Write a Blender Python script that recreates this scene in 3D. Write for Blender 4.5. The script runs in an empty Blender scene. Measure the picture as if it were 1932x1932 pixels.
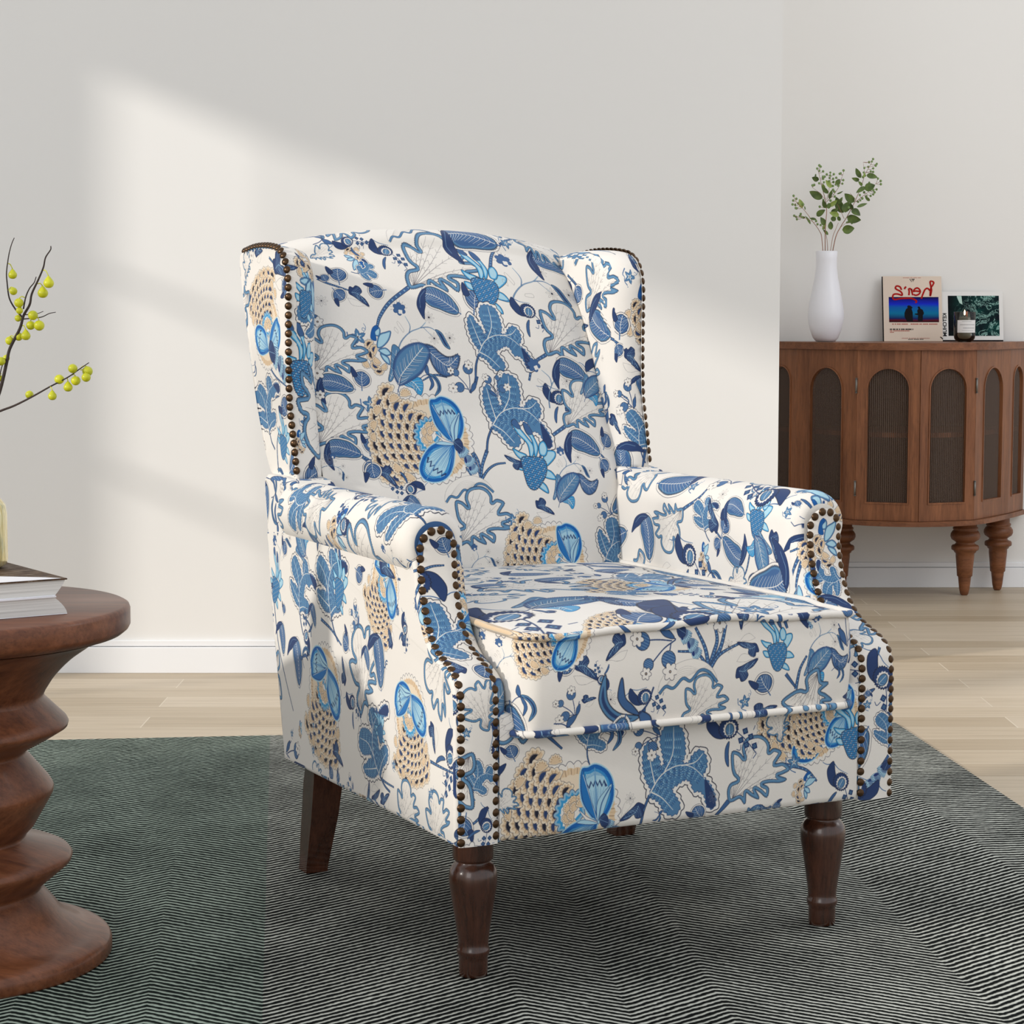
import bpy, bmesh, math, random
import numpy as np
from mathutils import Vector, Matrix
PI = math.pi
S = bpy.context.scene
COL = S.collection

# ------------------------------------------------------------------ camera
cam_d = bpy.data.cameras.new('camera'); cam = bpy.data.objects.new('camera', cam_d); COL.objects.link(cam)
cam.location = (0, 0, 0.9); cam.rotation_euler = (PI/2 - 0.0919145, 0, 0)
cam_d.sensor_width = 36; cam_d.lens = 36*4044.6/1932; cam_d.clip_end = 100
S.camera = cam
# ------------------------------------------------------------------ light
S.view_settings.view_transform = 'Standard'; S.view_settings.look = 'None'
S.view_settings.gamma = 1; S.view_settings.use_curve_mapping = False
S.view_settings.exposure = 0.0
W = bpy.data.worlds.new('world'); S.world = W; W.use_nodes = True
W.node_tree.nodes['Background'].inputs[0].default_value = (0.93, 0.955, 1.0, 1)
W.node_tree.nodes['Background'].inputs[1].default_value = 0.95
sun_d = bpy.data.lights.new('sun', 'SUN'); sun = bpy.data.objects.new('sun', sun_d); COL.objects.link(sun)
sun_d.energy = 2.4; sun_d.angle = math.radians(3.0); sun_d.color = (1.0, 0.94, 0.87)
sun.rotation_euler = Vector((1.0, 0.55, -0.41)).to_track_quat('-Z', 'Y').to_euler()
sun.location = (-4, -1, 4)
def area(name, loc, target, sx, sy, power, color=(1, 1, 1)):
    d = bpy.data.lights.new(name, 'AREA'); d.shape = 'RECTANGLE'; d.size = sx; d.size_y = sy; d.energy = power; d.color = color
    o = bpy.data.objects.new(name, d); COL.objects.link(o); o.location = loc
    o.rotation_euler = (Vector(target)-Vector(loc)).to_track_quat('-Z', 'Y').to_euler()
    return o
area('fill_alcove', (3.6, 4.2, 2.5), (1.4, 7.0, .8), 1.6, 1.6, 22, (1.0, 0.99, 0.97))  # added fill lamp, brightens the alcove wall and sideboard
area('fill_left_front', (-1.9, -1.2, 1.9), (0.3, 3.4, 0.6), 2.2, 2.2, 38, (1.0, 0.98, 0.95))  # added soft fill for the chair's left side, no real opening here

# ------------------------------------------------------------------ node helpers
class NT:
    def __init__(s, name):
        s.m = bpy.data.materials.new(name); s.m.use_nodes = True; s.t = s.m.node_tree
        s.b = s.t.nodes['Principled BSDF']; s.out = s.t.nodes['Material Output']
    def n(s, ty, **kw):
        o = s.t.nodes.new(ty)
        for k, v in kw.items():
            if k in ('op',): o.operation = v
            else: setattr(o, k, v)
        return o
    def l(s, a, b): s.t.links.new(a, b)
    def v(s, sock, val):
        if hasattr(val, 'links') or isinstance(val, bpy.types.NodeSocket): s.l(val, sock)
        else: sock.default_value = val
    def math(s, op, a, b=0.0, c=0.0):
        o = s.t.nodes.new('ShaderNodeMath'); o.operation = op
        s.v(o.inputs[0], a); s.v(o.inputs[1], b); s.v(o.inputs[2], c); return o.outputs[0]
    def mix(s, f, a, b, bt='MIX'):
        o = s.t.nodes.new('ShaderNodeMix'); o.data_type = 'RGBA'; o.blend_type = bt
        s.v(o.inputs[0], f); s.v(o.inputs[6], a); s.v(o.inputs[7], b); return o.outputs[2]
    def coord(s, kind='Object', scale=(1, 1, 1), rot=(0, 0, 0), loc=(0, 0, 0)):
        tc = s.n('ShaderNodeTexCoord'); mp = s.n('ShaderNodeMapping')
        mp.inputs['Scale'].default_value = scale; mp.inputs['Rotation'].default_value = rot; mp.inputs['Location'].default_value = loc
        s.l(tc.outputs[kind], mp.inputs[0]); return mp.outputs[0]
    def noise(s, co, scale, detail=4, rough=.5, dist=0):
        o = s.n('ShaderNodeTexNoise'); o.inputs['Scale'].default_value = scale; o.inputs['Detail'].default_value = detail
        o.inputs['Roughness'].default_value = rough; o.inputs['Distortion'].default_value = dist; s.l(co, o.inputs['Vector']); return o.outputs[0]
    def ramp(s, f, stops, interp='LINEAR'):
        o = s.n('ShaderNodeValToRGB'); o.color_ramp.interpolation = interp; r = o.color_ramp.elements
        while len(r) < len(stops): r.new(0.5)
        for e, (p, c) in zip(r, stops): e.position = p; e.color = tuple(c)+(1,) if len(c) == 3 else c
        s.v(o.inputs[0], f); return o.outputs[0]
    def bump(s, h, strength=.2, dist=.002):
        o = s.n('ShaderNodeBump'); o.inputs['Strength'].default_value = strength; o.inputs['Distance'].default_value = dist
        s.l(h, o.inputs['Height']); s.l(o.outputs[0], s.b.inputs['Normal'])
def srgb(r, g, b):
    f = lambda c: (c/255/12.92) if c/255 <= .04045 else ((c/255+.055)/1.055)**2.4
    return (f(r), f(g), f(b))
def plain(name, col, rough=.6, metal=0, noise=0.04, spec=.5, coat=0):
    m = NT(name); co = m.coord(); n = m.noise(co, 14, 3)
    c0 = tuple(max(0, c*(1-noise*2)) for c in col); c1 = tuple(min(1, c*(1+noise)) for c in col)
    m.l(m.ramp(n, [(.3, c0), (.7, c1)]), m.b.inputs['Base Color'])
    m.b.inputs['Roughness'].default_value = rough; m.b.inputs['Metallic'].default_value = metal
    m.b.inputs['Specular IOR Level'].default_value = spec; m.b.inputs['Coat Weight'].default_value = coat
    return m.m
def wood(name, dark, light, rough=.35, scale=1.0, axis='Z', coat=.0, spec=.5, ring=9):
    m = NT(name)
    st = {'Z': (12, 12, 1.1), 'X': (1.1, 12, 12), 'Y': (12, 1.1, 12)}[axis]
    co = m.coord('Object', tuple(v*scale for v in st))
    n1 = m.noise(co, 1.6, 6, .62, .6); n2 = m.noise(co, ring, 5, .7, .2)
    mp2 = m.coord('Object', tuple(v*scale*9 for v in st)); n3 = m.noise(mp2, 3.0, 3, .6)
    f = m.math('ADD', m.math('MULTIPLY', n1, .6), m.math('MULTIPLY', n2, .4))
    c = m.ramp(f, [(.32, dark), (.5, tuple((a+b)/2 for a, b in zip(dark, light))), (.66, light)])
    pore = m.ramp(n3, [(.36, (.6, .6, .6)), (.48, (1, 1, 1))])
    m.l(m.mix(.55, c, pore, 'MULTIPLY'), m.b.inputs['Base Color'])
    m.b.inputs['Roughness'].default_value = rough; m.b.inputs['Coat Weight'].default_value = coat; m.b.inputs['Coat Roughness'].default_value = .12
    m.b.inputs['Specular IOR Level'].default_value = spec
    m.bump(n3, .12, .001)
    return m.m

# ------------------------------------------------------------------ mesh helpers
def make(name, verts, faces, mat, parent=None, smooth=True, uvs=None, mats=None, fm=None, flat=None):
    me = bpy.data.meshes.new(name); me.from_pydata([tuple(v) for v in verts], [], faces); me.update()
    me.materials.append(mat)
    for mm in (mats or []): me.materials.append(mm)
    if smooth: me.polygons.foreach_set('use_smooth', [True]*len(me.polygons))
    if flat:
        for i in flat: me.polygons[i].use_smooth = False
    if fm: me.polygons.foreach_set('material_index', fm)
    if uvs is not None:
        ul = me.uv_layers.new(name='cloth'); i = 0
        for f in uvs:
            for u in f: ul.data[i].uv = (u[0]/ATW, u[1]/ATH); i += 1
    o = bpy.data.objects.new(name, me); COL.objects.link(o)
    if parent: o.parent = parent
    return o
def tag(o, label=None, cat=None, group=None, kind=None):
    if label: o['label'] = label
    if cat: o['category'] = cat
    if group: o['group'] = group
    if kind: o['kind'] = kind
    return o
def empty(name, loc, rz=0, **k):
    o = bpy.data.objects.new(name, None); COL.objects.link(o); o.location = loc; o.rotation_euler = (0, 0, rz); o.empty_display_size = .05
    return tag(o, **k)
class MB:
    def __init__(s): s.v = []; s.f = []; s.flat = []; s.fm = []
    def add(s, v, f, flat=False, m=0):
        b = len(s.v); s.v += [tuple(x) for x in v]
        for q in f:
            if flat: s.flat.append(len(s.f))
            s.f.append(tuple(b+i for i in q)); s.fm.append(m)
    def box(s, x0, x1, y0, y1, z0, z1, bev=0, m=0):
        bm = bmesh.new(); bmesh.ops.create_cube(bm, size=1)
        for v in bm.verts: v.co = Vector((x0+(v.co.x+.5)*(x1-x0), y0+(v.co.y+.5)*(y1-y0), z0+(v.co.z+.5)*(z1-z0)))
        if bev: bmesh.ops.bevel(bm, geom=bm.edges[:], offset=bev, segments=2, profile=.5, affect='EDGES')
        bm.verts.index_update(); s.add([v.co[:] for v in bm.verts], [[v.index for v in f.verts] for f in bm.faces], True, m); bm.free()
    def lathe(s, prof, seg=48, c=(0, 0, 0), cap=True, m=0):
        v = []; f = []
        for r, z in prof:
            for k in range(seg):
                a = 2*PI*k/seg; v.append((c[0]+r*math.cos(a), c[1]+r*math.sin(a), c[2]+z))
        for i in range(len(prof)-1):
            for k in range(seg):
                k2 = (k+1) % seg; f.append((i*seg+k, i*seg+k2, (i+1)*seg+k2, (i+1)*seg+k))
        s.add(v, f, m=m)
        if cap:
            n = len(prof)-1
            if prof[0][0] > 1e-5: s.add(v[:seg], [tuple(range(seg))[::-1]], True, m)
            if prof[n][0] > 1e-5: s.add(v[n*seg:], [tuple(range(seg))], True, m)
    def tube(s, pts, rad, seg=8, cap=True, m=0):
        pts = [Vector(p) for p in pts]; n = len(pts)
        if not hasattr(rad, '__len__'): rad = [rad]*n
        t0 = (pts[1]-pts[0]).normalized(); a = t0.orthogonal().normalized(); v = []; f = []
        for i, p in enumerate(pts):
            t = (pts[min(i+1, n-1)]-pts[max(i-1, 0)]).normalized()
            a = (a-t*a.dot(t)).normalized(); b = t.cross(a)
            for k in range(seg):
                an = 2*PI*k/seg; v.append(p+(a*math.cos(an)+b*math.sin(an))*rad[i])
        for i in range(n-1):
            for k in range(seg):
                k2 = (k+1) % seg; f.append((i*seg+k, i*seg+k2, (i+1)*seg+k2, (i+1)*seg+k))
        if cap: f.append(tuple(range(seg))[::-1]); f.append(tuple((n-1)*seg+k for k in range(seg)))
        s.add(v, f, m=m)
    def ball(s, c, r, seg=12, rings=8, sc=(1, 1, 1), m=0):
        v = [(c[0], c[1], c[2]-r*sc[2])]; f = []
        for i in range(1, rings):
            a = -PI/2+PI*i/rings
            for k in range(seg):
                b = 2*PI*k/seg; v.append((c[0]+r*sc[0]*math.cos(a)*math.cos(b), c[1]+r*sc[1]*math.cos(a)*math.sin(b), c[2]+r*sc[2]*math.sin(a)))
        v.append((c[0], c[1], c[2]+r*sc[2])); L = len(v)-1
        for k in range(seg):
            k2 = (k+1) % seg; f.append((0, 1+k2, 1+k)); f.append((L, L-seg+k, L-seg+k2))
            for i in range(rings-2): f.append((1+i*seg+k, 1+i*seg+k2, 1+(i+1)*seg+k2, 1+(i+1)*seg+k))
        s.add(v, f, m=m)
    def build(s, name, mat, parent=None, mats=None, smooth=True):
        o = make(name, s.v, s.f, mat, parent, smooth, mats=mats, fm=s.fm if mats else None, flat=s.flat)
        return o
def lathe_obj(name, prof, mat, parent=None, seg=64, c=(0, 0, 0)):
    b = MB(); b.lathe(prof, seg, c); return b.build(name, mat, parent)
def spline(pts, n=8):
    P = [np.array(p, float) for p in pts]; P = [2*P[0]-P[1]]+P+[2*P[-1]-P[-2]]; out = []
    for i in range(1, len(P)-2):
        for k in range(n):
            t = k/n; a, b, c, d = P[i-1:i+3]
            out.append(.5*((2*b)+(c-a)*t+(2*a-5*b+4*c-d)*t*t+(3*b-a-3*c+d)*t**3))
    out.append(P[-2]); return out
def box_obj(name, x0, x1, y0, y1, z0, z1, mat, parent=None, bev=0, **k):
    b = MB(); b.box(x0, x1, y0, y1, z0, z1, bev); return tag(b.build(name, mat, parent, smooth=False), **k)
# ------------------------------------------------------------------ room
WY = 5.353; FY = 7.055; CX = 0.6655
def wall_mat(name, col):
    m = NT(name); n = m.noise(m.coord(), 260, 3, .6); n2 = m.noise(m.coord(), 1.2, 2)
    m.l(m.ramp(n2, [(.3, tuple(c*.985 for c in col)), (.7, col)]), m.b.inputs['Base Color'])
    m.b.inputs['Roughness'].default_value = .85; m.b.inputs['Specular IOR Level'].default_value = .2; m.bump(n, .05, .0006); return m.m
M_wall = wall_mat('wall_paint', (0.80, 0.785, 0.755)); M_trim = wall_mat('trim_paint', (0.86, 0.865, 0.87))
M_ceil = wall_mat('ceiling_paint', (0.84, 0.84, 0.83))
def floor_mat():
    m = NT('floor_planks'); co = m.coord('Object')
    br = m.n('ShaderNodeTexBrick'); br.offset = .5; br.inputs['Scale'].default_value = 1
    br.inputs['Brick Width'].default_value = 1.92; br.inputs['Row Height'].default_value = .125; br.inputs['Mortar Size'].default_value = .0016
    br.inputs['Mortar Smooth'].default_value = .3; br.inputs['Bias'].default_value = 0
    br.inputs['Color1'].default_value = (0, 0, 0, 1); br.inputs['Color2'].default_value = (1, 1, 1, 1); br.inputs['Mortar'].default_value = (.5, .5, .5, 1)
    m.l(co, br.inputs['Vector'])
    g1 = m.noise(m.coord('Object', (1.2, 26, 1)), 2.2, 5, .6, .3); g2 = m.noise(m.coord('Object', (3, 120, 1)), 2.0, 3, .5)
    base = m.ramp(br.outputs['Color'], [(0, srgb(178, 161, 136)), (.5, srgb(193, 177, 153)), (1, srgb(205, 190, 168))])
    gr = m.ramp(g1, [(.3, (.80, .77, .72)), (.5, (1, 1, 1)), (.7, (1.05, 1.05, 1.04))])
    c = m.mix(.75, base, gr, 'MULTIPLY')
    c = m.mix(.25, c, m.ramp(g2, [(.35, (.8, .78, .75)), (.6, (1, 1, 1))]), 'MULTIPLY')
    c = m.mix(br.outputs['Fac'], c, (*srgb(214, 202, 182), 1))
    m.l(c, m.b.inputs['Base Color']); m.b.inputs['Roughness'].default_value = .42; m.b.inputs['Specular IOR Level'].default_value = .35
    return m.m
fl = box_obj('floor', -2.5, 5.0, -3.0, FY+.12, -.12, 0, floor_mat(), kind='structure')
fl.data.transform(Matrix.Translation((-1.107-.96, -WY-.023, 0))); fl.location = (1.107+.96, WY+.023, 0)
box_obj('wall_back', -2.5, CX, WY, WY+.14, 0, 2.8, M_wall, kind='structure')
box_obj('wall_alcove_side', CX-.14, CX, WY+.14, FY, 0, 2.8, M_wall, kind='structure')
box_obj('wall_far', CX-.14, 5.0, FY, FY+.12, 0, 2.8, M_wall, kind='structure')
def baseboard(name, x0, x1, y):
    b = MB(); b.box(x0, x1, y-.014, y, 0, .066, .0015); b.box(x0, x1, y-.009, y, .0675, .083, .002)
    tag(b.build(name, M_trim, None, smooth=False), kind='structure')
baseboard('baseboard_back', -2.35, CX+.012, WY); baseboard('baseboard_far', CX, 5.0, FY)
# left wall with the two windows that let the low sun in
LX = -2.36; TH = .05
def left_wall():
    b = MB(); W1 = (3.36, 4.62, .12, 2.072); W2 = (.9, 3.2, 1.12, 2.35)  # W2 and the extra wall height are shaped to steer the sun
    y = -1.0
    for (a, c, z0, z1) in (W2, W1):
        b.box(LX-TH, LX, y, a, 0, 4.6); b.box(LX-TH, LX, a, c, 0, z0); b.box(LX-TH, LX, a, c, z1, 4.6); y = c
    b.box(LX-TH, LX, y, WY+.14, 0, 4.6)
    tag(b.build('wall_left', M_wall, None, smooth=False), kind='structure')
    for i, (a, c, z0, z1) in enumerate((W1, W2)):
        f = MB(); t = .012
        f.box(LX-TH, LX+.01, a, a+t, z0, z1); f.box(LX-TH, LX+.01, c-t, c, z0, z1); f.box(LX-TH, LX+.01, a, c, z1-t, z1); f.box(LX-TH, LX+.01, a, c, z0, z0+t)
        for z in ((1.075, 1.565) if i == 0 else (1.6,)): f.box(LX-.03, LX-.012, a, c, z-.012, z+.012)
        if i == 0: f.box(LX-.03, LX-.012, 4.33, 4.35, z0, z1)
        fr = f.build('window_%d' % (i+1), M_trim, None, smooth=False); tag(fr, kind='structure')
left_wall()

# ------------------------------------------------------------------ rug
def rug_mat():
    m = NT('chevron_rug'); co = m.coord('Object'); sp = m.n('ShaderNodeSeparateXYZ'); m.l(co, sp.inputs[0]); x, y = sp.outputs[0], sp.outputs[1]
    w = m.noise(m.coord('Object', (1, 1, 1)), 5, 3); x2 = m.math('ADD', x, m.math('MULTIPLY', m.math('SUBTRACT', w, .5), .012))
    B = [-.62, -.52, -.42, -.32, -.219, -.150, 0, .337, .469, .599, .939, 1.2]   # x where the chevron turns, peaks and valleys alternating
    k = .71; hs = []; h = 0; up = False
    i0 = B.index(0); hh = {i0: 0.0}
    for i in range(i0, len(B)-1): hh[i+1] = hh[i]+(k if (i-i0) % 2 == 0 else -k)*(B[i+1]-B[i])
    for i in range(i0, 0, -1): hh[i-1] = hh[i]+(k if (i0-i) % 2 == 0 else -k)*(B[i]-B[i-1])
    lo = min(hh.values()); hi = max(hh.values())
    mr = m.math('DIVIDE', m.math('SUBTRACT', x2, B[0]), B[-1]-B[0])
    rp = m.ramp(mr, [((b-B[0])/(B[-1]-B[0]), ((hh[i]-lo)/(hi-lo),)*3) for i, b in enumerate(B)])
    hgt = m.math('ADD', m.math('MULTIPLY', rp, hi-lo), lo)
    ph = m.math('DIVIDE', m.math('SUBTRACT', y, hgt), .0148)
    wob = m.math('MULTIPLY', m.math('SUBTRACT', m.noise(m.coord('Object', (1, 1, 1)), 70, 2), .5), .5)
    s = m.math('SINE', m.math('MULTIPLY', m.math('ADD', ph, wob), 2*PI))
    big = m.noise(m.coord('Object', (1, 1, 1)), 4.5, 4, .6); fine = m.noise(m.coord('Object', (18, 60, 1)), 9, 3, .6)
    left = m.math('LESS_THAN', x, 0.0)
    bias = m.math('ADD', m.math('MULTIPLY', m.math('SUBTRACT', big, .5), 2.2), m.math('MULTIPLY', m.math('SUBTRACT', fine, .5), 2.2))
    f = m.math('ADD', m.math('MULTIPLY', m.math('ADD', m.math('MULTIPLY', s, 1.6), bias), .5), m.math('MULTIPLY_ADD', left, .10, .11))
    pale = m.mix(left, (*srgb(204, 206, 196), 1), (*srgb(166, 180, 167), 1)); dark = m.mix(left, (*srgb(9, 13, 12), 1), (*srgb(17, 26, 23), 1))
    cl = m.n('ShaderNodeClamp'); m.l(f, cl.inputs[0])
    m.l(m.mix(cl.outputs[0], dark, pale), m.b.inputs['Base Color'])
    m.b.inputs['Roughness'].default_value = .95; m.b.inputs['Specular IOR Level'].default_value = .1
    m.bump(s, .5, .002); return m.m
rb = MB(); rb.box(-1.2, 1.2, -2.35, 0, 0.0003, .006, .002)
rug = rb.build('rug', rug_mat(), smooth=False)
# rug local origin: on the back edge where the two dyed halves of the rug meet
rug.data.transform(Matrix.Translation((0.0, 0, 0)))
ra = math.radians(6.1); rug.rotation_euler = (0, 0, ra)
_s = Vector((-.504-.012, 4.5127-.001, 0)); rug.location = _s
# right edge at the photographed corner
_c = Vector((.8445, 4.655, 0)); _d = (_c-_s); _w = _d.x*math.cos(ra)+_d.y*math.sin(ra)
for v in rug.data.vertices:
    if v.co.x > 1: v.co.x += _w-1.2
tag(rug, 'dark green and ivory chevron striped rug under the armchair', 'rug')

# ------------------------------------------------------------------ cloth zones (metres on the printed cloth)
ATW, ATH = 2.4, 1.66
Z = dict(BACK=(0, 0, .62, .88), SIDE=(.63, 0, 1.0, .88), ROLL=(1.64, 0, .75, .33), RIN=(1.64, .34, .75, .53),
         CT=(0, .9, .62, .74), CF=(.63, .9, .62, .2), RAIL=(.63, 1.12, .62, .24), AFL=(1.26, .9, .15, .56), AFR=(1.43, .9, .15, .56),
         WBL=(1.6, .9, .14, .74), WBR=(1.75, .9, .14, .74), RW=(1.9, .9, .42, .46), BOUT=(.63, 1.38, .6, .26))
def zuv(z, u, v):
    o = Z[z]
    def fold(t, L): t = abs(t) % (2*L); return min(max(2*L-t if t > L else t, .002), L-.002)
    return (o[0]+fold(u, o[2]), o[1]+fold(v, o[3]))
# ------------------------------------------------------------------ printed floral cloth, drawn here stroke by stroke
PX = 1706.0                          # texels per metre of cloth
INK = (38, 40, 56); NAVY = (47, 68, 112); BLUE = (86, 132, 172); MID = (68, 104, 152); SKY = (150, 190, 214); CYAN = (64, 158, 212); ICE = (176, 216, 232)
TAN = (230, 203, 168); TAN2 = (206, 172, 132); CREAM = (242, 237, 229); GREY = (150, 146, 146); LGREY = (190, 186, 182)
class Cv:
    """small raster canvas in the motif's own drawing units"""
    def __init__(s, x0, y0, x1, y1, k):
        s.x0, s.y0, s.k = x0, y0, k; s.w = int((x1-x0)*k); s.h = int((y1-y0)*k)
        s.rgb = np.zeros((s.h, s.w, 3), np.float32); s.a = np.zeros((s.h, s.w), np.float32)
    def _m(s, pts, x0=0, y0=0, w=None, h=None):
        w = s.w if w is None else w; h = s.h if h is None else h
        P = (np.array(pts, float)-[s.x0, s.y0])*s.k-[x0, y0]; Q = np.roll(P, -1, 0); T = np.zeros((h, w+1), np.int32); R = []; X = []
        for (xa, ya), (xb, yb) in zip(P, Q):
            if ya == yb: continue
            if ya > yb: xa, ya, xb, yb = xb, yb, xa, ya
            r0 = max(0, math.ceil(ya-.5)); r1 = min(h-1, math.ceil(yb-.5)-1)
            if r1 < r0: continue
            r = np.arange(r0, r1+1); R.append(r); X.append(xa+(r+.5-ya)*(xb-xa)/(yb-ya))
        if R: np.add.at(T, (np.concatenate(R), np.clip(np.ceil(np.concatenate(X)-.5), 0, w).astype(int)), 1)
        return (np.cumsum(T, 1)[:, :-1] & 1).astype(bool)
    def mask(s, pts): return s._m(pts)
    def put(s, m, c, al=1.0):
        c = np.array(c, np.float32)
        if al >= 1: s.rgb[m] = c; s.a[m] = 1
        else:
            a = s.a[m]; na = a+al*(1-a); s.rgb[m] = (s.rgb[m]*(a*(1-al))[:, None]+c*al)/np.maximum(na, 1e-6)[:, None]; s.a[m] = na
    def fill(s, pts, c, al=1.0):
        P = (np.array(pts, float)-[s.x0, s.y0])*s.k; x0, y0 = np.maximum(np.floor(P.min(0)).astype(int)-1, 0); x1, y1 = np.ceil(P.max(0)).astype(int)+1; x1 = min(x1, s.w); y1 = min(y1, s.h)
        if x1 <= x0 or y1 <= y0: return
        m = s._m(pts, x0, y0, x1-x0, y1-y0); V = Cv.__new__(Cv); V.rgb = s.rgb[y0:y1, x0:x1]; V.a = s.a[y0:y1, x0:x1]; V.put(m, c, al)
    def grow(s, m, r):
        n = max(1, int(round(abs(r)*s.k))); m = m.copy() if r > 0 else ~m
        for i in range(n):
            q = m.copy(); q[1:] |= m[:-1]; q[:-1] |= m[1:]; q[:, 1:] |= m[:, :-1]; q[:, :-1] |= m[:, 1:]
            if i % 2: q[1:, 1:] |= m[:-1, :-1]; q[1:, :-1] |= m[:-1, 1:]; q[:-1, 1:] |= m[1:, :-1]; q[:-1, :-1] |= m[1:, 1:]
            m = q
        return m if r > 0 else ~m
    def line(s, pts, w, c, al=1.0, smooth=True, w1=None):
        pp = np.array(spline(pts, 6) if smooth and len(pts) > 2 else pts, float); n = len(pp)
        t = np.gradient(pp, axis=0); t /= np.maximum(np.linalg.norm(t, axis=1), 1e-9)[:, None]; q = np.stack([-t[:, 1], t[:, 0]], 1)
        ww = np.linspace(w, w if w1 is None else w1, n)[:, None]/2; s.fill(np.concatenate([pp+q*ww, (pp-q*ww)[::-1]]), c, al)
    def small(s):
        k = 3; h, w = s.h//k*k, s.w//k*k; a = s.a[:h, :w]; p = s.rgb[:h, :w]*a[..., None]
        f = lambda z: z.reshape(h//k, k, w//k, k, -1).mean((1, 3)); return np.concatenate([f(p), f(a)], 2)
def sm(pts, n=5):     # closed smooth outline
    P = [np.array(p, float) for p in pts]; m = len(P); out = []
    for i in range(m):
        a, b, c, d = P[i-1], P[i], P[(i+1) % m], P[(i+2) % m]
        for k in range(n):
            t = k/n; out.append(.5*((2*b)+(c-a)*t+(2*a-5*b+4*c-d)*t*t+(3*b-a-3*c+d)*t**3))
    return out
def serr(pts, amp, step, n=5):      # toothed outline
    P = np.array(sm(pts, n)); L = np.r_[0, np.cumsum(np.linalg.norm(np.diff(np.vstack([P, P[:1]]), axis=0), axis=1))]; P = np.vstack([P, P[:1]])
    s_ = np.arange(0, L[-1], step/4); x = np.interp(s_, L, P[:, 0]); y = np.interp(s_, L, P[:, 1]); dx = np.gradient(x); dy = np.gradient(y); l = np.hypot(dx, dy)+1e-9
    A = np.sum(P[:-1, 0]*P[1:, 1]-P[1:, 0]*P[:-1, 1]); sg = 1 if A > 0 else -1; o = amp*((np.arange(len(s_)) % 4)/3.0); return np.stack([x+sg*dy/l*o, y-sg*dx/l*o], 1)
def leafy(c, pts, fill, edge=INK, ew=2.2, halo=0, rib=None, side=7, vein=CREAM, vw=2.0, teeth=0, shade=None, rside=.0):
    m = c.mask(serr(pts, teeth, 9) if teeth else sm(pts))
    if halo: g1 = c.grow(m, halo); g2 = c.grow(g1, 1.6); c.put(g2, INK); c.put(g1, CREAM)
    c.put(c.grow(m, ew), edge); c.put(m, fill)
    if shade:
        e = m & ~c.grow(m, -7); c.put(e, shade)
    if rib:
        R = np.array(spline(rib, 8) if len(rib) > 2 else rib, float); full = m; n = len(R)
        keep = (c.rgb.copy(), c.a.copy())
        for i in range(1, side+1):
            t = i/(side+1)*(1); j = min(n-2, int(t*(n-1))); p = R[j]; d = R[j+1]-R[j]; d = d/np.linalg.norm(d); q = np.array([-d[1], d[0]])
            for sg in (-1, 1):
                e = p+(d*.75+q*sg*.9)*60; mm = p+(d*.3+q*sg*.55)*30; c.line([p, mm, e], vw, vein, 1, True, vw*.5)
                if vw > 1.5: p2 = p+d*6; c.line([p2, p2+(mm-p)*.9, p2+(e-p)*.9], vw*.8, NAVY if fill != CREAM else GREY, .9, True, vw*.4); p3 = p+d*12; c.line([p3, p3+(mm-p)*.9, p3+(e-p)*.9], vw*.5, SKY if fill != CREAM else GREY, .9, True, vw*.3)
        c.line(rib, vw*1.5, vein)
        c.rgb[~full] = keep[0][~full]; c.a[~full] = keep[1][~full]
    return m
def clip(c, m, fn):
    keep = (c.rgb.copy(), c.a.copy()); fn(); c.rgb[~m] = keep[0][~m]; c.a[~m] = keep[1][~m]
def circ(x, y, r, n=16, ry=None): return [(x+r*math.cos(2*PI*k/n), y+(ry or r)*math.sin(2*PI*k/n)) for k in range(n)]
def scallop(cx, cy, r, n, amp, a0=0, a1=2*PI, per=5):
    out = []
    for i in range(n):
        for k in range(per):
            t = a0+(a1-a0)*(i+k/per)/n; rr = r+amp*abs(math.sin(PI*k/per)); out.append((cx+rr*math.cos(t), cy+rr*math.sin(t)))
    return out
def m_acanthus():
    c = Cv(1270, 130, 1760, 590, 1.9); pts = sm([(1320, 546), (1306, 490), (1322, 448), (1374, 424), (1340, 392), (1320, 345), (1312, 262), (1362, 264), (1408, 298), (1386, 240), (1398, 192), (1434, 165), (1500, 156), (1552, 176), (1582, 214), (1584, 256), (1620, 234), (1676, 252), (1654, 292), (1636, 326), (1700, 318), (1750, 352), (1704, 378), (1664, 394), (1732, 412), (1690, 430), (1610, 432), (1556, 446), (1604, 468), (1598, 520), (1546, 490), (1502, 474), (1540, 530), (1482, 514), (1440, 494), (1440, 562), (1400, 528), (1350, 548)], 4)
    m = c.mask(serr(pts, 5, 10, 1)); c.put(c.grow(m, 2.2), INK); c.put(m, BLUE); m2 = c.grow(m, -6); c.put(m2 & ~c.grow(m2, -8), SKY, .35); i2 = c.grow(m, -17); c.put(c.grow(i2, 2.2), INK); c.put(i2, CREAM)
    def v():
        root = (1345, 540)
        for e, mid in (((1500, 190), (1420, 380)), ((1410, 210), (1375, 380)), ((1350, 310), (1350, 420)), ((1620, 270), (1480, 400)), ((1700, 350), (1520, 430)), ((1660, 400), (1500, 460)), ((1590, 470), (1470, 490)), ((1330, 470), (1335, 500)), ((1540, 220), (1450, 390)), ((1450, 190), (1400, 370)), ((1520, 500), (1420, 520))):
            c.line([root, mid, e], 2.6, (110, 105, 110), 1, True, 1)
            for t in (.35, .5, .65, .8):
                p = np.array(root)*(1-t)**2+2*t*(1-t)*np.array(mid)+t*t*np.array(e); d = np.array(e)-np.array(mid); d = d/np.linalg.norm(d); q = np.array([-d[1], d[0]])
                for sg in (-1, 1): c.line([p, p+d*24+q*sg*16], 1.6, GREY, 1, False)
    clip(c, i2, v); return c, (1318, 548), (1505, 165)
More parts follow.
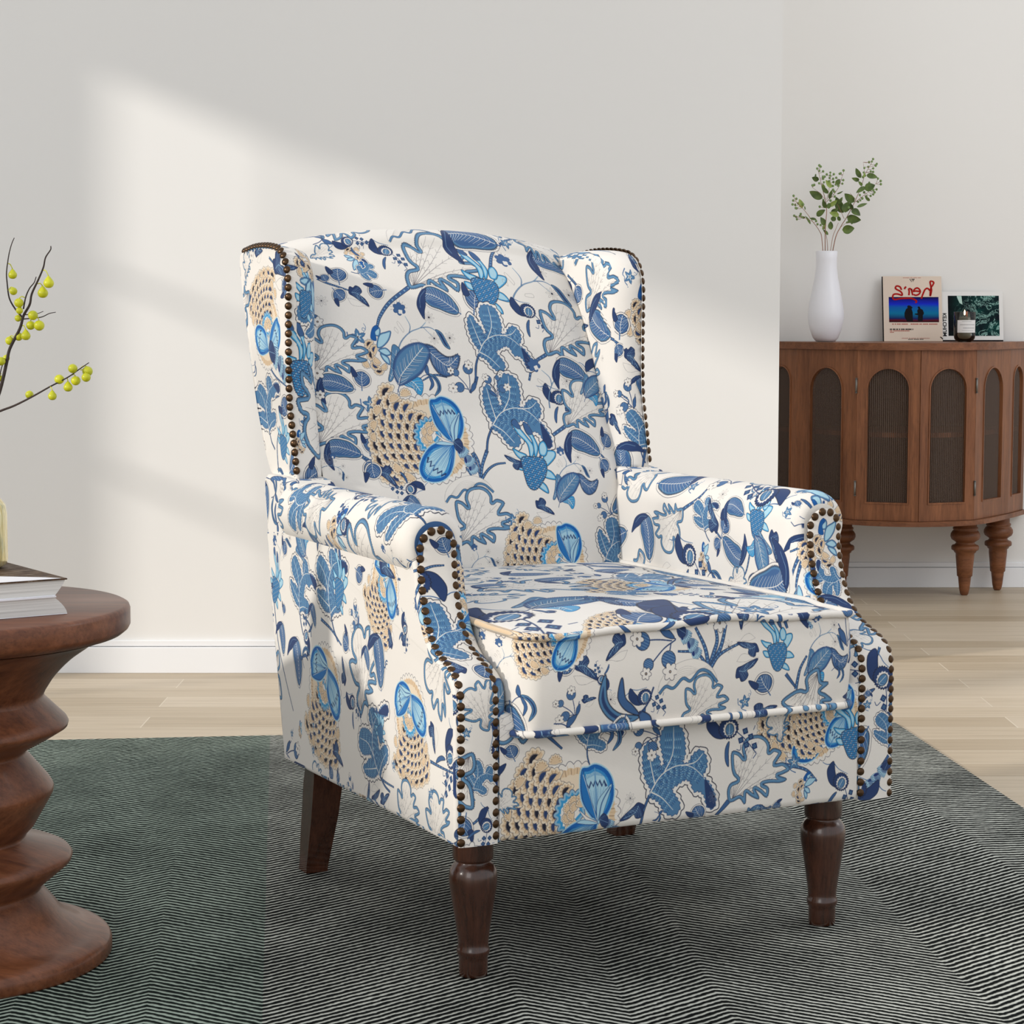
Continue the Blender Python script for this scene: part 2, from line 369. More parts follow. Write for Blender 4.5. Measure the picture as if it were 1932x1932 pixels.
def m_oak():
    c = Cv(150, 640, 730, 1220, 1.7); P = [(286, 1015), (240, 965), (208, 885), (202, 820), (226, 790), (252, 830), (292, 858), (318, 905), (338, 880), (312, 822), (288, 762), (300, 702), (352, 684), (402, 700), (432, 762), (446, 822), (440, 862), (482, 864), (502, 818), (542, 790), (582, 822), (592, 872), (578, 912), (622, 938), (662, 978), (686, 1020), (682, 1058), (645, 1052), (618, 1004), (580, 984), (546, 988), (520, 950), (480, 938), (438, 968), (404, 1000), (442, 1038), (472, 1072), (466, 1108), (430, 1124), (388, 1108), (350, 1072), (310, 1056), (282, 1052)]
    m = c.mask(serr(P, 9, 26)); g = c.grow(c.mask(serr(P, 14, 44)), 14); ring = c.grow(g, 4); c.put(ring, INK); c.put(g, CREAM); c.put(c.grow(m, 2.4), NAVY); c.put(m, BLUE)
    def v():
        r = random.Random(2)
        for i in range(9):
            for j in range(-8, 9):
                pass
        for rib in ([(278, 1045), (330, 940), (420, 880), (520, 880), (600, 920)], [(300, 985), (270, 920), (225, 820)], [(345, 925), (370, 820), (350, 700)], [(440, 878), (520, 850), (560, 810)], [(290, 1030), (360, 1050), (440, 1100)], [(330, 950), (430, 950), (540, 960)]):
            R = np.array(spline(rib, 6))
            for off in (-46, -34, -22, -11, 11, 22, 34, 46):
                d = np.gradient(R, axis=0); d /= np.linalg.norm(d, axis=1)[:, None]; q = np.stack([-d[:, 1], d[:, 0]], 1)*off; L = R+q
                for k in range(0, len(L)-2, 2): c.line([L[k], L[k+1]], 2.6, NAVY if abs(off) in (22, 46) else (30, 74, 140), .8, False); 
                for k in range(1, len(L)-2, 2): c.line([L[k], (L[k]+L[k+1])/2], 3.2, ICE, .95, False)
        for rib in ([(278, 1045), (330, 940), (420, 880), (520, 880), (640, 950)], [(300, 985), (262, 910), (215, 810)], [(345, 925), (375, 820), (350, 690)], [(440, 878), (520, 850), (560, 800)], [(290, 1030), (360, 1050), (440, 1100)]): c.line(rib, 7, CREAM, 1, True, 3)
    clip(c, m, v); c.fill(sm([(600, 925), (650, 965), (690, 1020), (684, 1062), (642, 1055), (620, 1000)]), NAVY)
    c.line([(264, 1215), (262, 1130), (280, 1050)], 15, INK); c.line([(264, 1215), (262, 1130), (280, 1050)], 10, MID); return c, (264, 1200), (352, 684)
def m_fern():
    c = Cv(1310, 500, 1720, 830, 1.7)
    leafy(c, [(1420, 605), (1440, 562), (1490, 550), (1550, 570), (1612, 608), (1652, 658), (1676, 710), (1660, 742), (1600, 736), (1530, 712), (1460, 692), (1420, 650)], MID, halo=13, rib=[(1672, 726), (1580, 660), (1500, 615), (1430, 600)], side=11, teeth=10, vw=3.0, shade=BLUE)
    leafy(c, [(1442, 560), (1402, 578), (1362, 640), (1346, 700), (1358, 750), (1390, 806), (1400, 745), (1418, 685), (1424, 620)], NAVY, ew=2); c.line([(1430, 575), (1380, 640), (1370, 720)], 2, SKY); c.line([(1672, 726), (1700, 745)], 7, MID)
    return c, (1676, 728), (1440, 560)
def m_bud():
    c = Cv(690, 380, 880, 540, 2.2); leafy(c, [(742, 440), (788, 408), (835, 424), (850, 460), (830, 492), (798, 502), (760, 484)], MID, halo=10, rib=[(812, 508), (795, 460), (790, 412)], side=5, vw=2)
    leafy(c, [(712, 398), (746, 422), (762, 446), (740, 462), (718, 434)], NAVY, ew=2); c.line([(805, 500), (815, 535)], 6, MID); return c, (812, 530), (716, 400)
def m_tulip():
    c = Cv(860, 510, 1060, 720, 2.0); leafy(c, [(882, 572), (890, 545), (915, 552), (935, 533), (965, 548), (978, 580), (962, 606), (1000, 636), (1030, 690), (978, 664), (920, 624), (886, 604)], NAVY, ew=2.5, rib=[(900, 590), (950, 600), (1010, 670)], side=8, vein=SKY, vw=2.0)
    c.line([(870, 640), (900, 690), (950, 700), (1000, 690), (1035, 700)], 1.6, GREY); c.line([(870, 640), (930, 650), (990, 680)], 1.6, GREY); return c, (884, 560), (1030, 690)
def m_feather():
    c = Cv(1150, 930, 1710, 1330, 1.7)
    leafy(c, [(1200, 1008), (1242, 1010), (1272, 1060), (1242, 1110), (1222, 1180), (1195, 1242), (1172, 1240), (1188, 1150)], BLUE, rib=[(1185, 1235), (1215, 1130), (1230, 1030)], side=5, vw=2)
    leafy(c, [(1258, 1242), (1320, 1210), (1392, 1190), (1418, 1230), (1412, 1290), (1390, 1312), (1350, 1272), (1300, 1262)], CYAN, edge=NAVY, rib=[(1262, 1250), (1340, 1225), (1400, 1280)], side=6, vw=3)
    leafy(c, [(1430, 972), (1490, 975), (1540, 1008), (1590, 1028), (1640, 1018), (1678, 998), (1668, 1060), (1640, 1112), (1590, 1142), (1540, 1132), (1500, 1090), (1470, 1030)], MID, rib=[(1440, 985), (1520, 1040), (1600, 1075), (1670, 1010)], side=13, teeth=13, vw=2.8)
    leafy(c, [(1246, 1252), (1215, 1182), (1224, 1100), (1260, 1040), (1320, 990), (1402, 964), (1452, 985), (1462, 1020), (1440, 1080), (1400, 1150), (1330, 1210), (1270, 1250)], BLUE, edge=NAVY, rib=[(1240, 1290), (1260, 1200), (1330, 1100), (1420, 985)], side=13, teeth=12, vw=3.4, shade=MID)
    c.line([(1238, 1318), (1262, 1200)], 5, NAVY); return c, (1240, 1300), (1402, 965)
def m_star():
    c = Cv(850, 780, 1030, 1010, 2.0); cx, cy = 950, 912; P = []
    for i in range(5):
        a = -PI/2-.25+2*PI*i/5; b = a+PI/5; P += [(cx+26*math.cos(a-PI/5), cy+26*math.sin(a-PI/5)), (cx+44*math.cos(a-.3), cy+44*math.sin(a-.3)), (cx+62*math.cos(a), cy+62*math.sin(a)), (cx+44*math.cos(a+.3), cy+44*math.sin(a+.3))]
    m = c.mask(P); c.put(c.grow(m, 2.4), NAVY); c.put(m, BLUE)
    for i in range(5):
        a = -PI/2-.25+2*PI*i/5; c.fill(sm([(cx+5*math.cos(a+1), cy+5*math.sin(a+1)), (cx+32*math.cos(a), cy+32*math.sin(a)), (cx+5*math.cos(a-1), cy+5*math.sin(a-1))]), CREAM)
    c.fill(circ(cx, cy, 5), INK); c.line([(985, 880), (1003, 850), (985, 838), (980, 855), (1000, 860), (1006, 830), (990, 805)], 3, MID); c.line([(905, 945), (880, 935), (868, 885)], 4, MID, 1, True, 8); c.line([(905, 945), (930, 975), (985, 990)], 4, MID, 1, True, 7)
    return c, (950, 912), (938, 850)
def m_pine():
    c = Cv(130, 260, 520, 740, 1.7)
    for P in ([(300, 520), (270, 430), (200, 380), (150, 320), (170, 292), (200, 330), (260, 380), (320, 440)], [(330, 500), (300, 400), (250, 350), (230, 300), (262, 305), (310, 370), (345, 430)], [(385, 500), (400, 440), (460, 425), (470, 460), (430, 520), (395, 545)], [(395, 560), (450, 560), (490, 600), (430, 610), (390, 600)], [(250, 540), (200, 520), (170, 480), (215, 490), (270, 500)], [(360, 470), (350, 410), (380, 380), (410, 420), (400, 470)], [(260, 600), (215, 600), (190, 560), (240, 560)], [(385, 640), (430, 660), (450, 700), (400, 690), (365, 670)]):
        leafy(c, P, ICE, edge=INK, ew=2.2, shade=CYAN); 
    for P in ([(150, 320), (172, 290), (215, 335), (190, 345)], [(228, 298), (262, 302), (300, 350), (262, 360)]): leafy(c, P, MID, ew=2)
    B = [(238, 530), (300, 505), (390, 500), (414, 560), (394, 640), (352, 700), (300, 684), (258, 600)]; m = c.mask(serr(B, 6, 12)); c.put(c.grow(m, 2.5), INK); c.put(m, MID)
    def v():
        for j in range(16):
            for i in range(14):
                x = 235+i*15+(j % 2)*7.5; y = 500+j*14; c.fill(circ(x, y, 6.5, 8), CYAN if (i+j) % 3 else SKY); c.line([(x-6, y+2), (x, y+7), (x+6, y+2)], 2.6, NAVY, 1, False)
    clip(c, m, v); return c, (330, 702), (330, 420)
def m_berries():
    c = Cv(30, 1060, 290, 1340, 1.9)
    for P in ([(220, 1318), (180, 1260), (115, 1205)], [(215, 1300), (215, 1230), (205, 1160)], [(205, 1295), (150, 1290)], [(222, 1318), (260, 1215)], [(235, 1300), (262, 1250)]): c.line(P, 5, NAVY)
    for x, y, r in ((112, 1192, 24), (202, 1152, 36), (140, 1290, 34)):
        m = c.mask(circ(x, y, r)); c.put(c.grow(m, 2), INK); c.put(m, MID); clip(c, m, lambda: [c.line([(x-r+k*r/3, y+r), (x-r*.4+k*r/3, y-r)], 2, SKY, .8, False) for k in range(8)])
    for x, y, r in ((75, 1185, 24), (208, 1125, 30), (92, 1305, 34)):
        m = c.mask(scallop(x, y, r*.7, 6, r*.42)); c.put(c.grow(m, 1.8), INK); c.put(m, CREAM); c.fill(circ(x, y, 6), INK); c.fill(circ(x, y, 3), TAN)
    leafy(c, [(225, 1310), (232, 1260), (262, 1235), (256, 1280)], MID, ew=2); return c, (221, 1318), (203, 1140)
def m_rose():
    c = Cv(980, 170, 1340, 460, 1.9); c.line([(1050, 205), (1000, 230), (900, 215)], 5, MID, 1, True, 2); c.line([(1050, 200), (1100, 215), (1170, 212)], 5, MID, 1, True, 2)
    leafy(c, [(1045, 195), (1080, 235), (1110, 270), (1120, 310), (1070, 300), (1030, 250)], NAVY, ew=2); m = c.mask(serr(circ(1148, 268, 48, 14, 42), 7, 12)); c.put(c.grow(m, 2), INK); c.put(m, NAVY); m = c.mask(serr(circ(1155, 272, 32), 6, 14)); c.put(m, CREAM); leafy(c, circ(1155, 275, 22, 10, 28), BLUE, ew=2, rib=[(1150, 300), (1155, 250)], side=4, vw=1.6)
    leafy(c, [(1150, 330), (1145, 380), (1145, 440), (1128, 410), (1130, 360)], MID, ew=2)
    c.line([(1195, 290), (1240, 330), (1300, 400)], 4, NAVY)
    for x, y in ((1240, 290), (1215, 330), (1270, 320), (1245, 355), (1290, 365)):
        c.fill([(x-16, y-10), (x+10, y-16), (x+16, y+10), (x-10, y+16)], NAVY); c.fill(circ(x, y, 8, 6), BLUE); c.fill(circ(x, y, 3, 6), INK)
    for P in ([(1215, 350), (1210, 375), (1190, 370)], [(1250, 370), (1235, 395)], [(1300, 400), (1280, 420)], [(1285, 290), (1295, 270)]): c.line(P, 3, NAVY)
    return c, (1045, 195), (1150, 330)
def m_ghost():
    c = Cv(0, 0, 120, 120, 2.2)
    for i in range(8):
        a = 2*PI*i/8; c.line([(60+8*math.cos(a), 60+8*math.sin(a)), (60+34*math.cos(a-.22), 60+34*math.sin(a-.22)), (60+50*math.cos(a), 60+50*math.sin(a)), (60+34*math.cos(a+.22), 60+34*math.sin(a+.22)), (60+8*math.cos(a), 60+8*math.sin(a))], 1.6, GREY)
    c.fill(circ(60, 60, 6), INK); return c, (60, 60), (60, 10)
def m_cresc():
    c = Cv(1380, 1100, 1600, 1360, 1.8); leafy(c, [(1480, 1175), (1530, 1190), (1562, 1240), (1560, 1300), (1508, 1342), (1540, 1280), (1528, 1225)], NAVY, ew=2, shade=BLUE); leafy(c, [(1478, 1180), (1506, 1220), (1508, 1265), (1470, 1300), (1490, 1250), (1482, 1215)], MID, ew=2)
    leafy(c, [(1472, 1185), (1450, 1150), (1472, 1110), (1482, 1150)], MID, ew=2); c.line([(1400, 1215), (1440, 1188), (1478, 1180)], 5, NAVY); return c, (1400, 1215), (1508, 1342)
def scale_(c, x, y, r, ang, dark=True):
    ca, sa = math.cos(ang), math.sin(ang)
    def T(P): return [(x+u*ca-v*sa, y+u*sa+v*ca) for u, v in P]
    m = c.mask(T(scallop(0, 0, r, 7, r*.20, -PI*.62, PI*.62, 5)+[(-r*.5, 0)])); c.put(c.grow(m, 1.7), INK); c.put(m, (244, 228, 203)); c.put(c.mask(T(scallop(0, 0, r*.80, 7, r*.14, -PI*.62, PI*.62, 5)+[(-r*.4, 0)])), TAN)
    for k in range(7): t = -1.5+k*.5; c.line(T([(r*.62*math.cos(t), r*.62*math.sin(t)), (r*.98*math.cos(t), r*.98*math.sin(t))]), 1.6, (120, 84, 56), 1, False)
    if dark:
        c.line(T([(r*.6*math.cos(t), r*.6*math.sin(t)) for t in np.linspace(-1.5, 1.5, 7)]), 2.0, INK); c.fill(T([(r*.56*math.cos(t), r*.56*math.sin(t)) for t in np.linspace(-1.35, 1.35, 8)]), NAVY if (int(x)+int(y)) % 3 else INK)
def petal(c, P, rib, streak=14):
    m = c.mask(serr(P, 4, 10)); g = c.grow(m, 9); c.put(g, ICE); c.put(c.grow(m, 1.5), (20, 84, 160)); c.put(m, (30, 104, 182)); c.put(c.grow(m, -18), (70, 158, 214)); c.put(c.grow(m, -32), ICE)
    def v():
        R = np.array(rib, float); n = streak; a, b = R[0], R[-1]
        for i in range(-n, n+1):
            o = i/n; d = b-a; q = np.array([-d[1], d[0]])*o*.5
            s0 = a+d*(.05+abs(o)*.1)+q*.25; s1 = a+d*(.55+.12*((i*7) % 5)/5)+q*.8; c.line([s0, s1], 3, (18, 76, 156) if i % 3 else ICE, .75, False, 1)
            e0 = a+d*(.86-.12*abs(o))+q*.8; e1 = a+d*(1.0-.2*abs(o))+q; c.line([e0, e1], 3, (20, 84, 160), .8, False, 1)
        jag = [a+(b-a)*(.66+.10*(k % 2)-.05*abs(k-5)/5)+np.array([-(b-a)[1], (b-a)[0]])*(k-5)/5*.24 for k in range(11)]
        c.line(jag, 14, NAVY, 1, False); c.line([p+(b-a)*.05 for p in jag], 4, ICE, 1, False)
        c.line(rib, 7, (24, 92, 170)); c.line(rib, 3, ICE)
    clip(c, m, v)
def m_peony():
    c = Cv(960, 1240, 1880, 2080, 1.35); J = np.array([1640, 1690.])
    m = c.mask(scallop(1490, 1655, 292, 34, 22)); c.put(c.grow(m, 2.2), INK); c.put(m, CREAM); c.put(c.mask(scallop(1490, 1655, 268, 34, 10)), TAN)
    for i in range(80): a = 2*PI*i/80; c.line([(1490+235*math.cos(a), 1655+235*math.sin(a)), (1490+(290 if i % 2 else 272)*math.cos(a), 1655+(290 if i % 2 else 272)*math.sin(a))], 2.4, TAN2 if i % 2 else (110, 80, 56), 1, False)
    c.put(c.mask(scallop(1490, 1655, 232, 30, 8)), (240, 222, 196))
    for r, n, s in ((560, 7, 66), (502, 8, 66), (444, 8, 64), (386, 7, 60), (328, 6, 56), (272, 5, 50), (222, 4, 44)):
        for i in range(n):
            t = -.56+1.12*(i+.5*((r//50) % 2))/(n-.5); a = PI+t+.12; scale_(c, J[0]+r*math.cos(a), J[1]+r*math.sin(a), s, a, True)
    for x, y, r, a in ((1075, 1560, 34, 3.6), (1060, 1640, 30, 3.2), (1120, 1460, 38, 3.9), (1250, 1380, 40, 4.3), (1340, 1345, 38, 4.6), (1200, 1850, 40, 2.5), (1280, 1910, 40, 2.2)): scale_(c, x, y, r, a, False)
    m = c.mask(scallop(1490, 1640, 118, 9, 22, PI*.6, PI*1.6)+[(1560, 1640)]); c.put(c.grow(m, 3), NAVY); c.put(m, SKY); c.put(c.grow(m, -12), CYAN); c.put(c.grow(m, -26), CREAM)
    for r, n in ((90, 5), (56, 4)):
        for i in range(n): a = PI*.75+PI*.75*i/(n-1); scale_(c, 1530+r*math.cos(a), 1645+r*math.sin(a), 30, a, False)
    petal(c, sm([(1640, 1680), (1560, 1600), (1525, 1520), (1520, 1400), (1560, 1385), (1610, 1368), (1680, 1395), (1725, 1450), (1742, 1530), (1728, 1600), (1690, 1660)]), [(1645, 1680), (1630, 1560), (1605, 1380)])
    petal(c, sm([(1640, 1690), (1560, 1680), (1470, 1710), (1400, 1780), (1362, 1860), (1380, 1920), (1440, 1945), (1520, 1935), (1580, 1890), (1620, 1810)]), [(1640, 1692), (1520, 1790), (1400, 1930)])
    for P in ([(1520, 1395), (1545, 1440), (1600, 1580), (1650, 1680), (1560, 1600), (1525, 1500)],): leafy(c, P, (42, 120, 190), edge=NAVY, rib=[(1645, 1680), (1530, 1420)], side=4, vw=2.4)
    leafy(c, [(1650, 1690), (1580, 1660), (1520, 1620), (1560, 1665), (1600, 1700)], CREAM, edge=NAVY); leafy(c, [(1650, 1695), (1590, 1700), (1510, 1690), (1560, 1675)], ICE, edge=NAVY)
    m = c.mask(sm([(1650, 1690), (1640, 1580), (1700, 1500), (1728, 1480), (1700, 1580), (1668, 1680)])); c.put(c.grow(m, 2), NAVY); c.put(m, ICE); c.line([(1655, 1680), (1670, 1580), (1720, 1490)], 7, MID)
    return c, (1645, 1690), (1075, 1600)
def m_halfpeony():
    c = Cv(930, 810, 1230, 1200, 1.8)
    for x, y, r, a in ((1010, 1120, 30, 2.6), (1100, 1150, 34, 1.4), (1135, 1120, 26, .8), (985, 1040, 28, 3.3), (1075, 1120, 34, 2.0), (1030, 980, 34, 3.8), (1050, 1050, 40, 3.0), (1085, 1085, 30, 2.2), (1070, 1010, 34, 3.4)): scale_(c, x, y, r, a, r > 33)
    for P in ([(1085, 985), (1100, 900), (1150, 870), (1190, 860), (1170, 930), (1120, 985)], [(1095, 1010), (1150, 985), (1190, 1020), (1150, 1040)], [(1110, 1030), (1170, 1050), (1180, 1100), (1135, 1075)], [(1060, 900), (1065, 860), (1090, 835), (1110, 860), (1100, 905)]): leafy(c, P, ICE, edge=NAVY, ew=2.4, shade=BLUE)
    leafy(c, [(1040, 930), (1050, 860), (1080, 830), (1095, 850), (1070, 880), (1080, 940)], (32, 96, 168), edge=NAVY); return c, (1088, 835), (1080, 1180)
def m_tassel():
    c = Cv(1620, 1610, 1850, 1930, 1.9)
    for k, (x, y, r) in enumerate(((1780, 1860, 60), (1750, 1800, 66), (1700, 1730, 70))):
        for i in range(7):
            a = -.75+i*.25+PI*.30; e = (x+r*math.cos(a), y+r*math.sin(a)); q = (x-40*math.cos(PI*.30), y-40*math.sin(PI*.30)); w = 15; n = np.array([-(e[1]-q[1]), e[0]-q[0]], float); n /= np.linalg.norm(n)
            md = np.array([(e[0]+q[0])/2, (e[1]+q[1])/2]); m = c.mask(sm([q, md+n*w, e, md-n*w])); c.put(c.grow(m, 1.6), NAVY); c.put(m, ICE); md2 = (md+np.array(q))/2; c.put(c.mask(sm([q, md+n*w*.8, md+(np.array(e)-md)*.4, md-n*w*.8])), (44, 62, 120)); c.line([md, e], 2, NAVY, 1, False)
    leafy(c, [(1648, 1680), (1690, 1650), (1720, 1690), (1705, 1745), (1660, 1740)], NAVY, ew=2, rib=[(1650, 1680), (1715, 1730)], side=4, vein=SKY, vw=1.6); return c, (1648, 1682), (1810, 1900)
def m_whiteleaf():
    c = Cv(1490, 1160, 1960, 1420, 1.6); P = [(1510, 1385), (1515, 1320), (1560, 1250), (1640, 1200), (1740, 1175), (1830, 1190), (1900, 1230), (1940, 1290), (1880, 1270), (1800, 1250), (1740, 1300), (1680, 1290), (1640, 1340), (1570, 1350), (1530, 1395)]
    m = c.mask(sm(P)); c.put(c.grow(m, 1.8), GREY); c.put(m, CREAM); clip(c, m, lambda: [c.line([(1530, 1370), (1640+k*8, 1300-k*16), (1900, 1200+k*14)], 1.6, LGREY) for k in range(-1, 6)])
    L = [(1520, 1392), (1560, 1345), (1620, 1350), (1680, 1290), (1740, 1302), (1800, 1240), (1870, 1245), (1945, 1300)]; c.line(L, 20, INK); c.line(L, 16, BLUE); return c, (1520, 1390), (1940, 1290)
def m_sprig():      # thin flowering twig with a narrow dark leaf
    c = Cv(1180, 660, 1640, 1040, 1.8)
    for P, w in (([(1235, 1010), (1270, 940), (1330, 880), (1400, 845), (1440, 805)], 8), ([(1320, 890), (1330, 840), (1300, 780)], 6), ([(1400, 845), (1460, 835), (1510, 855), (1560, 900)], 6), ([(1420, 840), (1490, 900)], 3)): c.line(P, w, NAVY, 1, True, w*.5); c.line(P, w*.4, SKY)
    leafy(c, [(1505, 845), (1545, 860), (1575, 910), (1598, 955), (1560, 940), (1530, 890)], NAVY, ew=2, shade=BLUE)
    for x, y in ((1465, 770), (1600, 885), (1492, 902)):
        for i in range(8): a = 2*PI*i/8; c.line([(x+7*math.cos(a), y+7*math.sin(a)), (x+26*math.cos(a-.2), y+26*math.sin(a-.2)), (x+38*math.cos(a), y+38*math.sin(a)), (x+26*math.cos(a+.2), y+26*math.sin(a+.2)), (x+7*math.cos(a), y+7*math.sin(a))], 1.3, GREY)
        c.fill(circ(x, y, 6), INK)
    m = c.mask(scallop(1265, 735, 30, 6, 14)); c.put(c.grow(m, 2), NAVY); c.put(m, MID); c.fill(scallop(1272, 755, 12, 4, 5), CREAM)
    for i in range(9): a = PI+PI*i/8-.2; c.line([(1262+42*math.cos(a), 735+42*math.sin(a)), (1262+60*math.cos(a), 735+60*math.sin(a))], 2, GREY, 1, False)
    for P in ([(1245, 900), (1222, 880), (1225, 860), (1245, 880)], [(1330, 930), (1370, 925), (1375, 945), (1330, 945)], [(1280, 890), (1245, 840), (1250, 820), (1285, 870)]): c.line(P+P[:1], 1.4, GREY)
    return c, (1235, 1010), (1440, 805)
MOT = dict(acanthus=m_acanthus, oak=m_oak, fern=m_fern, bud=m_bud, tulip=m_tulip, feather=m_feather, star=m_star, pine=m_pine, berries=m_berries, rose=m_rose, ghost=m_ghost, cresc=m_cresc, peony=m_peony, half=m_halfpeony, tassel=m_tassel, white=m_whiteleaf, sprig=m_sprig)
